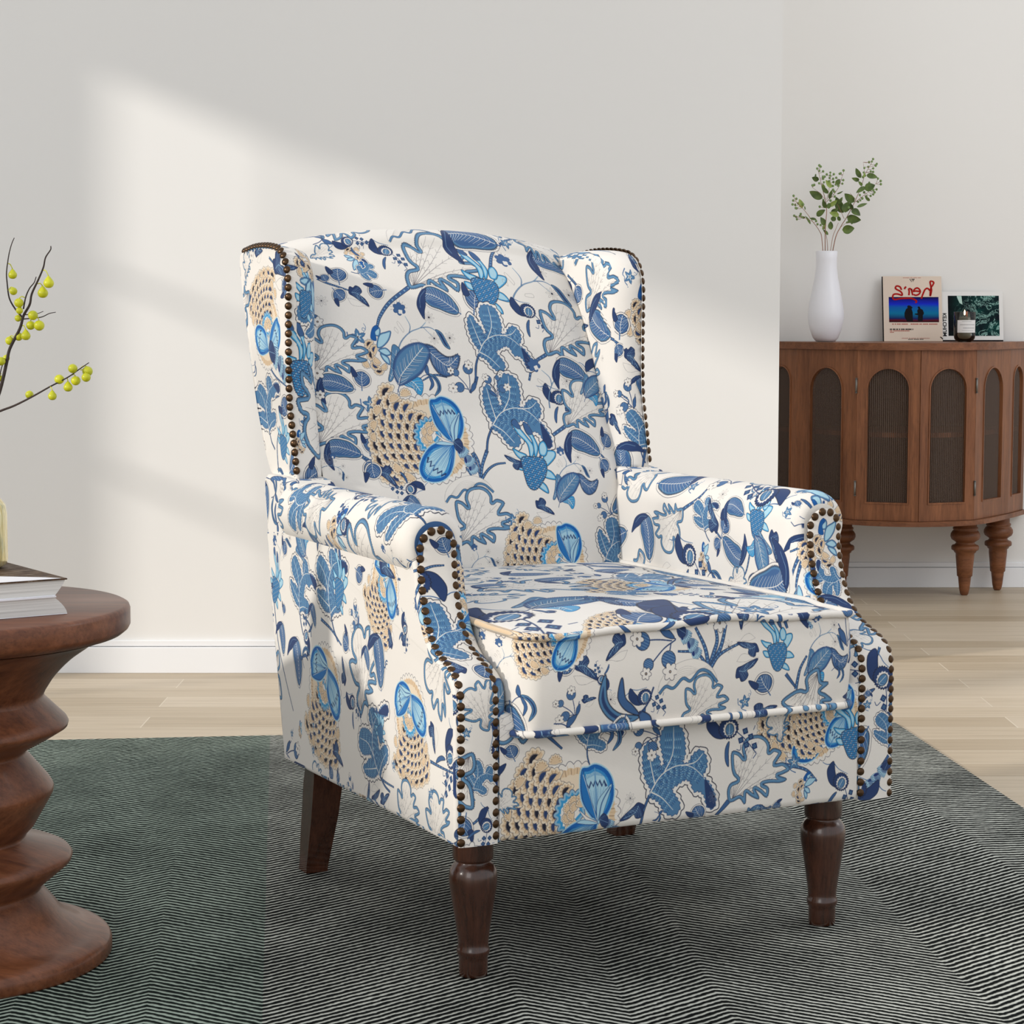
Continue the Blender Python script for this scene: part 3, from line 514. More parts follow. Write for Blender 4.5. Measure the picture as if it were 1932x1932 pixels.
PLACE = [
    ('acanthus',0.243,0.539,0.327,0.651,1), ('rose',0.202,0.644,0.218,0.603,1), ('half',0.168,0.579,0.157,0.633,1), ('oak',0.146,0.576,0.189,0.563,0), ('bud',0.118,0.554,0.105,0.595,1), ('tulip',0.133,0.544,0.161,0.507,1), 
    ('bud',0.104,0.548,0.108,0.512,0), ('bud',0.098,0.56,0.083,0.579,1), ('fern',0.325,0.493,0.274,0.536,1), ('bud',0.354,0.489,0.349,0.547,1), ('sprig',0.197,0.428,0.259,0.475,1), ('ghost',0.08,0.526,0.082,0.537,1), 
    ('star',0.13,0.454,0.13,0.469,1), ('half',0.168,0.471,0.151,0.39,1), ('feather',0.186,0.361,0.241,0.438,1), ('acanthus',0.038,0.392,0.091,0.477,1), ('acanthus',0.027,0.271,0.081,0.358,1), ('fern',0.106,0.365,0.056,0.386,1), 
    ('bud',0.121,0.362,0.11,0.402,1), ('fern',0.1,0.256,0.051,0.276,1), ('bud',0.116,0.253,0.108,0.289,1), ('bud',0.107,0.248,0.104,0.212,0), ('star',0.133,0.338,0.133,0.352,1), ('star',0.173,0.34,0.172,0.354,1), 
    ('cresc',0.229,0.38,0.252,0.35,1), ('peony',0.271,0.269,0.133,0.293,1), ('tassel',0.272,0.271,0.303,0.22,1), ('ghost',0.047,0.247,0.049,0.258,1), ('berries',0.32,0.354,0.323,0.399,1), ('pine',0.379,0.5,0.402,0.577,1), 
    ('oak',0.335,0.383,0.386,0.505,1), ('oak',0.331,0.256,0.398,0.384,1), ('berries',0.371,0.347,0.355,0.379,0), ('sprig',0.432,0.506,0.509,0.576,1), ('fern',0.593,0.607,0.518,0.639,1), ('bud',2.12,1.247,2.117,1.2,1), 
    ('rose',0.437,0.524,0.461,0.482,1), ('acanthus',0.48,0.42,0.545,0.523,1), ('rose',0.467,0.369,0.484,0.327,1), ('sprig',0.467,0.325,0.504,0.398,1), ('ghost',0.511,0.372,0.514,0.383,1), ('fern',0.555,0.373,0.505,0.411,1), 
    ('acanthus',0.49,0.293,0.543,0.372,1), ('fern',0.551,0.245,0.501,0.283,1), ('bud',0.562,0.251,0.569,0.289,1), ('bud',0.549,0.237,0.553,0.203,0), ('sprig',0.458,0.205,0.499,0.234,1), ('pine',0.405,0.189,0.426,0.262,1), 
    ('tulip',0.392,0.228,0.362,0.247,1), ('feather',0.454,0.159,0.491,0.212,1), ('white',0.242,0.173,0.331,0.188,1), ('acanthus',0.255,0.102,0.309,0.193,1), ('star',0.364,0.139,0.363,0.15,1), ('peony',0.471,0.061,0.354,0.083,1), 
    ('sprig',0.279,0.062,0.309,0.085,1), ('ghost',0.33,0.07,0.33,0.079,1), ('oak',0.533,0.032,0.562,0.133,1), ('berries',0.56,0.138,0.549,0.169,1), ('tulip',0.129,0.232,0.156,0.2,1), ('bud',0.116,0.246,0.102,0.21,0), 
    ('rose',0.205,0.194,0.174,0.206,1), ('sprig',0.032,0.234,0.063,0.236,1), ('peony',0.263,0.882,0.19,0.968,1), ('tassel',0.91,1.055,0.943,1.017,1), ('tulip',0.753,1.028,0.788,1.001,1), ('bud',0.736,1.04,0.731,1.005,0), 
    ('sprig',0.641,1.013,0.664,1.037,1), ('feather',1.801,1.052,1.855,1.118,1), ('cresc',0.663,0.976,0.69,0.956,1), ('berries',0.757,0.957,0.748,0.989,1), ('oak',0.79,1.233,0.783,1.306,1), ('rose',0.837,0.986,0.862,0.962,1), 
    ('ghost',0.808,0.975,0.807,0.985,1), ('white',0.882,0.977,0.972,0.985,1), ('rose',0.8,0.986,0.797,1.007,1), ('acanthus',0.921,0.933,0.955,0.993,1), ('pine',1.068,0.993,1.07,1.041,1), ('tulip',1.038,1.021,1.004,1.029,1), 
    ('feather',1.121,0.975,1.151,1.017,1), ('sprig',1.121,1.015,1.159,1.041,1), ('peony',1.171,1.247,1.07,1.28,1), ('star',1.019,0.956,1.018,0.965,1), ('cresc',1.159,0.987,1.174,0.971,1), ('peony',0.802,1.157,0.675,1.187,1), 
    ('tassel',0.806,1.16,0.843,1.13,1), ('oak',0.87,1.146,0.921,1.272,1), ('acanthus',1.009,1.165,1.059,1.245,1), ('rose',0.977,1.282,1.009,1.243,1), ('berries',0.9,1.26,0.863,1.272,1), ('cresc',0.802,1.276,0.826,1.247,1), 
    ('star',1.116,1.207,1.116,1.218,1), ('rose',1.183,1.202,1.189,1.16,1), ('half',1.144,1.191,1.121,1.153,1), ('peony',1.206,1.266,1.118,1.262,1), ('pine',1.215,1.203,1.215,1.26,1), ('acanthus',1.095,1.235,1.073,1.271,1), 
    ('bud',0.679,1.246,0.658,1.266,1), ('acanthus',0.646,1.186,0.671,1.211,1), ('bud',0.969,1.142,0.941,1.157,1), ('feather',1.043,1.129,1.057,1.155,1), ('bud',1.079,1.15,1.097,1.159,1), ('peony',0.758,1.062,0.671,1.061,1), 
    ('peony',0.434,1.182,0.311,1.241,1), ('feather',0.13,1.063,0.26,1.129,1), ('tulip',0.264,1.111,0.267,1.039,1), ('rose',0.345,1.059,0.295,0.908,1), ('ghost',0.274,0.97,0.288,0.995,1), ('acanthus',0.149,1.268,0.304,1.318,1), 
    ('oak',0.362,1.291,0.514,1.341,1), ('cresc',0.23,1.128,0.231,1.082,1), ('bud',0.221,0.924,0.25,1.009,1), ('white',0.338,0.966,0.437,0.97,1), ('acanthus',0.322,0.882,0.489,1.033,1), ('pine',0.586,1.006,0.534,1.066,1), 
    ('oak',0.451,1.217,0.693,1.461,1), ('rose',0.576,1.226,0.519,1.221,1), ('oak',1.25,0.226,1.295,0.335,0), ('oak',1.096,0.237,1.181,0.343,0), ('pine',1.393,0.254,1.369,0.305,0), ('pine',1.097,0.282,1.078,0.339,0), 
    ('peony',0.884,0.354,0.947,0.275,0), ('acanthus',0.998,0.144,1.016,0.263,0), ('fern',1.266,0.146,1.276,0.211,0), ('fern',0.918,0.194,0.925,0.26,0), ('peony',1.139,0.191,1.17,0.063,0), ('peony',0.806,0.197,0.804,0.088,0), 
    ('oak',0.884,0.058,1.002,0.113,0), ('acanthus',0.734,0.008,0.725,0.086,0), ('acanthus',0.852,0.013,0.818,0.083,0), ('pine',0.917,0.117,0.924,0.15,0), ('rose',0.657,0.174,0.685,0.132,0), ('rose',1.057,0.168,1.029,0.144,0), 
    ('acanthus',1.2,0.001,1.199,0.047,0), ('star',1.202,0.097,1.202,0.102,0), ('star',1.203,0.062,1.203,0.069,0), ('star',0.867,0.096,0.867,0.103,0), ('star',0.734,0.081,0.734,0.089,0), ('star',1.304,0.071,1.304,0.077,0), 
    ('half',1.264,0.095,1.264,0.07,0), ('bud',1.1,0.035,1.092,0.054,0), ('tulip',1.114,0.08,1.071,0.06,0), ('bud',1.129,0.031,1.128,0.058,0), ('berries',1.029,0.033,1.043,0.051,0), ('half',1.753,1.256,1.778,1.212,1), 
    ('fern',1.812,0.991,1.764,1.01,1), ('tulip',0.916,0.035,0.884,0.054,0), ('star',1.016,0.282,1.016,0.29,0), ('tulip',0.875,0.252,0.885,0.279,0), ('bud',0.858,0.3,0.853,0.316,0), ('rose',1.231,0.194,1.225,0.232,0), 
    ('cresc',1.244,0.173,1.218,0.196,0), ('cresc',0.896,0.219,0.891,0.23,0), ('fern',1.342,0.181,1.349,0.225,0), ('fern',1.441,0.37,1.429,0.439,0), ('sprig',1.362,0.302,1.349,0.36,0), ('bud',1.342,0.33,1.349,0.364,0), 
    ('bud',1.342,0.239,1.349,0.26,0), ('ghost',1.405,0.403,1.405,0.408,0), ('tulip',0.834,0.261,0.817,0.29,0), ('star',0.827,0.295,0.827,0.3,0), ('peony',1.435,0.656,1.471,0.772,0), ('tassel',1.435,0.653,1.344,0.616,0), 
    ('acanthus',1.547,0.771,1.547,0.816,0), ('tulip',1.402,0.793,1.329,0.774,0), ('bud',1.328,0.753,1.369,0.741,0), ('star',1.548,0.765,1.547,0.771,0), ('oak',1.419,0.499,1.498,0.592,0), ('pine',1.381,0.484,1.363,0.535,0), 
    ('cresc',1.519,0.629,1.512,0.612,0), ('fern',1.54,0.643,1.55,0.683,0), ('bud',1.339,0.551,1.389,0.567,0), ('oak',1.748,1.16,1.629,1.199,1), ('pine',1.64,1.188,1.661,1.244,1), ('pine',1.63,1.066,1.646,1.141,1), 
    ('star',1.638,1.023,1.638,1.034,1), ('acanthus',1.792,1.026,1.639,0.99,1), ('half',1.623,1.012,1.621,0.976,1), ('half',1.708,1.215,1.636,1.283,1), ('bud',1.618,0.928,1.651,0.968,1), ('tulip',1.653,1.268,1.643,1.29,1), 
    ('oak',2.041,0.108,2.127,0.036,0), ('oak',1.631,0.121,1.76,0.074,0), ('half',1.891,0.084,1.951,0.007,0), ('fern',2.053,-0.003,2.029,0.039,0), ('rose',1.859,0.037,1.885,0.077,0), ('acanthus',1.91,-0.023,1.791,0.065,0), 
    ('acanthus',1.968,0.096,2.045,0.035,0), ('tulip',0.922,0.364,0.864,0.351,0), ('feather',1.231,0.343,1.283,0.383,0), ('bud',1.974,0.018,1.968,0.039,0), ('sprig',1.728,-0.001,1.703,0.037,0), ('fern',0.194,0.16,0.177,0.186,1), 
    ('fern',2.213,0.66,2.125,0.666,0), ('acanthus',2.118,0.622,2.172,0.55,0), ('oak',2.039,0.579,2.083,0.636,0), ('tulip',2.016,0.596,2.045,0.644,0), ('bud',2.004,0.591,2.0,0.632,0), ('bud',2.004,0.586,2.016,0.557,0), 
    ('fern',1.998,0.586,1.951,0.549,0), ('acanthus',1.937,0.653,1.948,0.698,0), ('pine',1.911,0.595,1.898,0.654,0), ('feather',1.915,0.603,1.876,0.544,0), ('tulip',1.867,0.609,1.847,0.562,0), ('rose',1.853,0.651,1.914,0.688,0), 
    ('oak',1.808,0.711,1.847,0.683,0), ('half',1.807,0.679,1.807,0.771,0), ('star',1.828,0.642,1.833,0.65,0), ('half',2.055,0.575,2.05,0.528,0), ('rose',2.134,0.581,2.099,0.527,0), ('ghost',2.017,0.656,2.025,0.664,0), 
    ('fern',1.943,0.63,1.99,0.648,0), ('star',2.111,0.664,2.112,0.675,0), ('bud',1.812,0.654,1.829,0.658,0), ('acanthus',1.981,0.52,1.94,0.544,0), ('acanthus',2.079,1.198,2.028,1.3,0), ('star',1.938,1.256,1.932,1.268,0), 
    ('half',1.901,1.249,1.919,1.145,0), ('fern',1.991,1.156,2.066,1.18,1), ('bud',1.962,1.152,1.978,1.203,0), ('tulip',1.949,1.132,1.913,1.097,0), ('bud',1.972,1.146,1.969,1.113,1), ('feather',0.542,0.337,0.585,0.379,1), 
    ('berries',1.932,1.033,1.943,1.075,0), ('oak',1.919,0.944,1.942,1.03,0), ('white',2.12,1.28,1.957,1.301,0), ('fern',1.889,1.284,1.92,1.291,0), ('ghost',2.016,1.119,2.016,1.125,0), ('fern',1.907,1.053,1.911,1.088,0), 
    ('cresc',2.021,1.056,2.003,1.03,0), ('rose',1.339,1.273,1.304,1.322,1), ('oak',1.297,1.152,1.319,1.271,1), ('bud',1.351,1.333,1.324,1.358,1), ('acanthus',1.348,1.053,1.314,1.104,1), ('star',1.317,1.053,1.317,1.06,1), 
    ('oak',1.326,0.965,1.33,1.016,1), ('half',1.315,0.98,1.326,0.959,1), ('bud',1.317,0.952,1.324,0.916,1), ('rose',1.348,0.957,1.336,0.929,1), ('half',1.503,1.359,1.503,1.286,1), ('oak',1.535,1.28,1.49,1.244,1), 
    ('acanthus',1.482,1.183,1.505,1.13,1), ('rose',1.506,1.118,1.5,1.062,1), ('oak',1.536,0.962,1.507,1.024,1), ('tassel',1.527,0.961,1.49,0.927,1), ('star',1.488,1.04,1.488,1.047,1), ('bud',1.488,1.063,1.496,1.051,1), 
    ('bud',1.22,1.009,1.189,0.997,1), ('peony',1.821,1.232,1.832,1.323,1), ('bud',1.361,1.154,1.362,1.111,1), ('white',0.235,0.637,0.323,0.656,1), ('rose',0.13,0.648,0.162,0.632,1), ('acanthus',0.085,0.623,0.118,0.643,1), 
    ('fern',0.445,0.64,0.354,0.668,1), ('acanthus',0.49,0.656,0.577,0.687,1), ('star',0.467,0.645,0.472,0.655,1), ('fern',0.214,1.309,0.166,1.324,1), ('fern',0.347,1.336,0.277,1.331,1), ('oak',0.332,1.095,0.316,1.169,1), 
    ('fern',0.511,1.187,0.452,1.205,1), ('rose',0.085,1.139,0.054,1.016,1), ('cresc',0.873,0.986,0.799,1.006,1), ('tulip',0.765,0.977,0.786,0.979,1), ('rose',0.327,1.007,0.286,0.91,1), ('fern',1.919,0.519,1.824,0.527,0), 
    ('star',0.433,0.953,0.448,0.977,1), ('cresc',1.041,1.058,1.047,1.074,1), ('tassel',1.112,1.056,1.127,1.044,1), ('ghost',0.99,1.025,0.99,1.033,1), ('ghost',0.853,1.183,0.853,1.191,1), ('ghost',0.985,1.173,0.985,1.182,1), 
    ('cresc',0.891,1.162,0.887,1.145,1), ('tulip',0.875,0.252,0.891,0.279,0), ('berries',1.01,0.263,1.021,0.295,0), ('rose',0.827,0.308,0.833,0.279,0), ('fern',0.967,0.211,0.977,0.241,0), ('fern',1.193,0.246,1.206,0.277,0), ]
STEMS = [
    (0.0068,[(0.243,0.539),(0.2,0.512),(0.177,0.488),(0.168,0.471)]),
    (0.0035,[(0.083,0.572),(0.097,0.56),(0.114,0.55),(0.132,0.54)]),
    (0.003,[(0.319,0.354),(0.332,0.375),(0.342,0.41)]),
    (0.005,[(0.272,0.269),(0.294,0.264),(0.31,0.242),(0.314,0.205)]),
    (0.0055,[(0.413,0.581),(0.428,0.613),(0.451,0.639),(0.494,0.665)]),
    (0.0055,[(0.331,0.256),(0.317,0.231),(0.31,0.206)]),
    (0.004,[(0.275,0.276),(0.298,0.261),(0.307,0.233),(0.31,0.206)]),
    (0.004,[(0.31,0.206),(0.326,0.223),(0.343,0.232),(0.362,0.234)]),
    (0.005,[(0.337,0.383),(0.332,0.368)]),
    (0.0055,[(0.48,0.42),(0.45,0.403),(0.436,0.374)]),
    (0.0055,[(0.49,0.293),(0.452,0.271),(0.429,0.241)]),
    (0.003,[(2.145,1.261),(2.112,1.24),(2.092,1.219)]),
    (0.003,[(0.551,0.245),(0.561,0.234),(0.57,0.215)]),
    (0.004,[(0.269,0.232),(0.288,0.225),(0.299,0.199)]),
    (0.003,[(0.085,0.255),(0.098,0.253),(0.127,0.229)]),
    (0.003,[(0.281,0.383),(0.256,0.386),(0.234,0.377)]),
    (0.0035,[(0.091,0.258),(0.113,0.246),(0.125,0.232)]),
    (0.005,[(0.45,1.535),(0.465,1.53),(0.432,1.427)]),
    (0.004,[(1.656,0.207),(1.655,0.21)]),
    (0.004,[(0.711,1.053),(0.729,1.044),(0.753,1.028)]),
    (0.006,[(0.958,1.0),(0.966,1.018),(0.972,1.034),(0.969,1.052)]),
    (0.0055,[(0.958,1.0),(0.953,1.025),(0.939,1.052)]),
    (0.006,[(0.96,1.001),(0.977,1.024),(0.987,1.051)]),
    (0.004,[(0.961,1.001),(0.976,1.016),(1.007,1.028)]),
    (0.0035,[(0.959,0.999),(0.94,1.021),(0.91,1.027)]),
    (0.005,[(1.081,1.06),(1.086,1.046)]),
    (0.004,[(1.083,0.988),(1.103,0.967)]),
    (0.004,[(1.101,0.967),(1.106,0.992),(1.117,1.009)]),
    (0.006,[(1.009,1.165),(0.989,1.147)]),
    (0.004,[(0.726,1.276),(0.749,1.256)]),
    (0.004,[(1.1,1.205),(1.136,1.195),(1.155,1.178)]),
    (0.004,[(1.168,0.259),(1.12,0.248),(1.078,0.231)]),
    (0.003,[(1.25,0.253),(1.218,0.242),(1.212,0.226)]),
    (0.002,[(1.39,0.254),(1.369,0.193),(1.336,0.148),(1.297,0.104)]),
    (0.003,[(1.432,0.369),(1.439,0.315),(1.39,0.277)]),
    (0.003,[(0.942,0.075),(0.903,0.068),(0.866,0.066)]),
    (0.003,[(0.996,0.18),(0.969,0.161),(0.887,0.155)]),
    (0.003,[(0.737,0.122),(0.697,0.12),(0.644,0.119)]),
    (0.003,[(1.407,0.46),(1.404,0.505),(1.383,0.536)]),
    (0.003,[(1.437,0.631),(1.403,0.614),(1.341,0.6)]),
    (0.003,[(1.411,0.605),(1.38,0.587),(1.435,0.576)]),
    (0.003,[(1.423,0.804),(1.369,0.782),(1.327,0.772)]),
    (0.005,[(2.122,0.62),(2.074,0.648),(2.067,0.689)]),
    (0.004,[(1.746,1.313),(1.766,1.312),(1.787,1.317)]),
    (0.005,[(1.786,1.315),(1.765,1.286),(1.738,1.252)]),
    (0.005,[(1.788,1.313),(1.774,1.284),(1.758,1.253)]),
    (0.005,[(1.789,1.304),(1.787,1.274),(1.785,1.244)]),
    (0.003,[(1.922,0.573),(1.932,0.542),(1.95,0.523)]),
    (0.003,[(2.02,0.596),(2.008,0.588),(2.0,0.585)]),
    (0.004,[(1.992,1.156),(1.968,1.145),(1.945,1.129)]),
    (0.003,[(1.951,1.033),(1.942,1.048),(1.961,1.06)]),
    (0.005,[(1.917,0.965),(1.925,0.932)]),
    (0.003,[(2.147,1.261),(2.115,1.245),(2.1,1.228)]),
    (0.003,[(1.514,1.12),(1.501,1.1),(1.499,1.088)]),
    (0.004,[(1.527,0.967),(1.508,0.948)]),
    (0.003,[(1.305,1.314),(1.324,1.321),(1.344,1.322)]),
    (0.003,[(1.348,0.957),(1.329,0.94),(1.311,0.934)]),
    (0.004,[(0.938,0.362),(0.905,0.352),(0.843,0.351)]),
]
def draw_cloth():
    Wp, Hp = int(ATW*PX), int(ATH*PX); A = np.empty((Hp, Wp, 3), np.float32); A[:] = np.array(CREAM, np.float32)
    zones = [(int(z[0]*PX), int(z[1]*PX), int((z[0]+z[2])*PX), int((z[1]+z[3])*PX)) for z in Z.values()]
    def zone(u, v):
        for z in zones:
            if z[0] <= u < z[2] and z[1] <= v < z[3]: return z
        return (0, 0, Wp, Hp)
    st = {}
    def blend(stamp, k3, A0, B0, org, uA, uB, mir, z, wf=1.0):
        # maps drawing coordinates to cloth texels by a similarity
        A0, B0, uA, uB = [np.array(q, float) for q in (A0, B0, uA, uB)]; d = B0-A0; D = uB-uA; l = np.hypot(*d); L = np.hypot(*D); s = L/l
        ex = np.array([d[0], d[1]])/l; ey = np.array([-d[1], d[0]])/l; EX = D/L; EY = np.array([-D[1], D[0]])/L*(-1 if mir else 1)*wf
        Hs, Ws = stamp.shape[:2]; C = []
        for cx, cy in ((0, 0), (Ws, 0), (0, Hs), (Ws, Hs)):
            p = np.array([cx/k3+org[0], cy/k3+org[1]])-A0; C.append(uA+s*(EX*(p@ex)+EY*(p@ey)))
        C = np.array(C); x0, y0 = np.floor(C.min(0)).astype(int); x1, y1 = np.ceil(C.max(0)).astype(int)
        x0, y0, x1, y1 = max(x0, z[0]), max(y0, z[1]), min(x1, z[2]), min(y1, z[3])
        if x1 <= x0 or y1 <= y0: return
        X, Y = np.meshgrid(np.arange(x0, x1)+.5, np.arange(y0, y1)+.5); dx, dy = X-uA[0], Y-uA[1]; a = (dx*EX[0]+dy*EX[1])/s; b = (dx*EY[0]+dy*EY[1])/s/wf**2
        px = (A0[0]+a*ex[0]+b*ey[0]-org[0])*k3-.5; py = (A0[1]+a*ex[1]+b*ey[1]-org[1])*k3-.5
        ok = (px > 0) & (py > 0) & (px < Ws-1.01) & (py < Hs-1.01); px = np.clip(px, 0, Ws-1.01); py = np.clip(py, 0, Hs-1.01); i, j = px.astype(int), py.astype(int); fx, fy = (px-i)[..., None], (py-j)[..., None]
        q = (stamp[j, i]*(1-fx)+stamp[j, i+1]*fx)*(1-fy)+(stamp[j+1, i]*(1-fx)+stamp[j+1, i+1]*fx)*fy; q = q*ok[..., None]
        T = A[y0:y1, x0:x1]; T *= 1-q[..., 3:4]; T += q[..., :3]
    def stamp(name):
        if name not in st:
            c, a, b = MOT[name](); st[name] = (c.small(), c.k/3, a, b, (c.x0, c.y0))
        return st[name]
    for (w, pts) in STEMS:
        P = np.array(spline([np.array(p)*PX for p in pts], 10) if len(pts) > 2 else np.array(pts)*PX, float); z = zone(*P[len(P)//2]); x0, y0 = np.maximum(P.min(0)-8, (z[0], z[1])).astype(int); x1, y1 = np.minimum(P.max(0)+8, (z[2], z[3])).astype(int)
        if x1-x0 < 2 or y1-y0 < 2: continue
        c = Cv(x0, y0, x1, y1, 3)
        ww = w*PX; c.line(P, ww+2.2, INK, 1, False, (ww+2)*.6); c.line(P, ww, MID, 1, False, ww*.55)
        for k in range(0, len(P)-2, 2): c.line([P[k], (P[k]+P[k+1])/2], ww*.5, SKY, .8, False)
        q = c.small(); T = A[y0:y0+q.shape[0], x0:x0+q.shape[1]]; T *= 1-q[..., 3:4]; T += q[..., :3]
    for (n, ua, va, ub, vb, mir) in PLACE:
        s_, k3, a, b, org = stamp(n); z = zone(((ua+ub)/2)*PX, ((va+vb)/2)*PX); blend(s_, k3, a, b, org, (ua*PX, va*PX), (ub*PX, vb*PX), mir, z)
    # small sprigs scattered over the ground that is still bare
    rnd = random.Random(12); q8 = 8
    for name, size, tries, rad in (('acanthus', .10, 700, .45), ('fern', .070, 900, .42), ('berries', .055, 900, .45), ('sprig', .085, 1200, .50), ('rose', .05, 1800, .50), ('tulip', .040, 2200, .45), ('bud', .040, 2200, .52), ('cresc', .045, 2200, .50), ('star', .014, 2200, 1.3), ('ghost', .020, 3000, .85)):
        O = (np.abs(A[::4, ::4]-np.array(CREAM, np.float32)).max(2) > 6)
        s_, k3, a, b, org = stamp(name)
        for t in range(tries):
            z = zones[rnd.randrange(len(zones))]; x = rnd.uniform(z[0], z[2]); y = rnd.uniform(z[1], z[3]); R_ = rad*size*PX*(1.9 if name in ('star', 'ghost') else 1)*.72
            x0, y0, x1, y1 = int((x-R_)/4), int((y-R_)/4), int((x+R_)/4)+1, int((y+R_)/4)+1
            if x0 < z[0]/4-R_/8 or y0 < z[1]/4-R_/8 or x1 > z[2]/4+R_/8 or y1 > z[3]/4+R_/8 or x0 < 0 or y0 < 0: continue
            if O[y0:y1, x0:x1].any(): continue
            an = rnd.uniform(0, 2*PI); d = np.array([math.cos(an), math.sin(an)])*size*PX; A_, B_ = np.array(a), np.array(b); Hs, Ws = s_.shape[:2]
            mid = np.array([Ws/k3/2+org[0], Hs/k3/2+org[1]]); l = np.hypot(*(B_-A_)); e = (B_-A_)/l; p = (mid-A_); sc = size*PX/l; mir = rnd.random() < .5
            ex = d/np.hypot(*d); ey = np.array([-ex[1], ex[0]])*(-1 if mir else 1); off = sc*(ex*(p@e)+ey*(p@np.array([-e[1], e[0]])))
            uA = np.array([x, y])-off; blend(s_, k3, a, b, org, uA, uA+d, mir, z); O[y0:y1, x0:x1] = True
    A /= 255.0; rgba = np.ones((Hp, Wp, 4), np.float32); rgba[..., :3] = A
    img = bpy.data.images.new('printed_cloth', Wp, Hp, alpha=False, float_buffer=False); img.pixels.foreach_set(rgba.ravel()); img.update(); img.pack()
    return img
def cloth_mat():
    m = NT('printed_cloth'); tx = m.n('ShaderNodeTexImage'); tx.image = draw_cloth(); uv = m.n('ShaderNodeUVMap'); uv.uv_map = 'cloth'; m.l(uv.outputs[0], tx.inputs[0])
    mp = m.n('ShaderNodeMapping'); mp.inputs['Scale'].default_value = (ATW, ATH, 1); m.l(uv.outputs[0], mp.inputs[0])
    sp = m.n('ShaderNodeSeparateXYZ'); m.l(mp.outputs[0], sp.inputs[0]); nz = m.noise(mp.outputs[0], 700, 2)
    wx = m.math('SINE', m.math('MULTIPLY', sp.outputs[0], 2*PI/.0016)); wy = m.math('SINE', m.math('MULTIPLY', sp.outputs[1], 2*PI/.0016)); wv = m.math('ADD', m.math('MULTIPLY', wx, wy), m.math('MULTIPLY', nz, 2.0))
    sh = m.ramp(m.math('MULTIPLY_ADD', wv, .25, .25), [(0, (.90, .90, .90)), (1, (1, 1, 1))])
    m.l(m.mix(.5, m.mix(1.0, tx.outputs[0], (.86, .86, .86, 1), 'MULTIPLY'), sh, 'MULTIPLY'), m.b.inputs['Base Color'])
    m.b.inputs['Roughness'].default_value = .9; m.b.inputs['Specular IOR Level'].default_value = .15; m.b.inputs['Sheen Weight'].default_value = .1
    m.bump(wv, .25, .0004); return m.m
M_cloth = cloth_mat()

chair = empty('armchair', (-.05267787+.28302402*math.cos(.452486), 2.84295738+.28302402*math.sin(.452486), .0065), .452486,
    label='wingback armchair in cream fabric printed with blue and tan flowers, edged with brass nailheads', cat='armchair')
def cl01(t): return min(1, max(0, t))
def TP(p):      # the body narrows and sinks a little towards the rear
    x, y, z = p
    return (x*(1-.065*max(y, 0))+.002+.0025*cl01((z-.35)/.2)-.008*cl01((z-.63)/.12), y, z-cl01((.32-z)/.11)*(.008+.024*max(y, 0)))      # the body narrows towards the rear
def part(name, v, f, uvs, flat=None, parent=None, taper=True):
    return make(name, [TP(p) if taper else p for p in v], f, M_cloth, parent or chair, True, uvs=uvs, flat=flat)
def offset_poly(P, d):
    n = len(P); out = []
    A = sum(P[i][0]*P[(i+1) % n][1]-P[(i+1) % n][0]*P[i][1] for i in range(n)); sg = 1 if A > 0 else -1
    for i in range(n):
        a, b, c = np.array(P[i-1]), np.array(P[i]), np.array(P[(i+1) % n])
        e = (b-a)/max(np.linalg.norm(b-a), 1e-9)+(c-b)/max(np.linalg.norm(c-b), 1e-9); e /= max(np.linalg.norm(e), 1e-9)
        out.append(b+sg*d*np.array([-e[1], e[0]]))
    return out
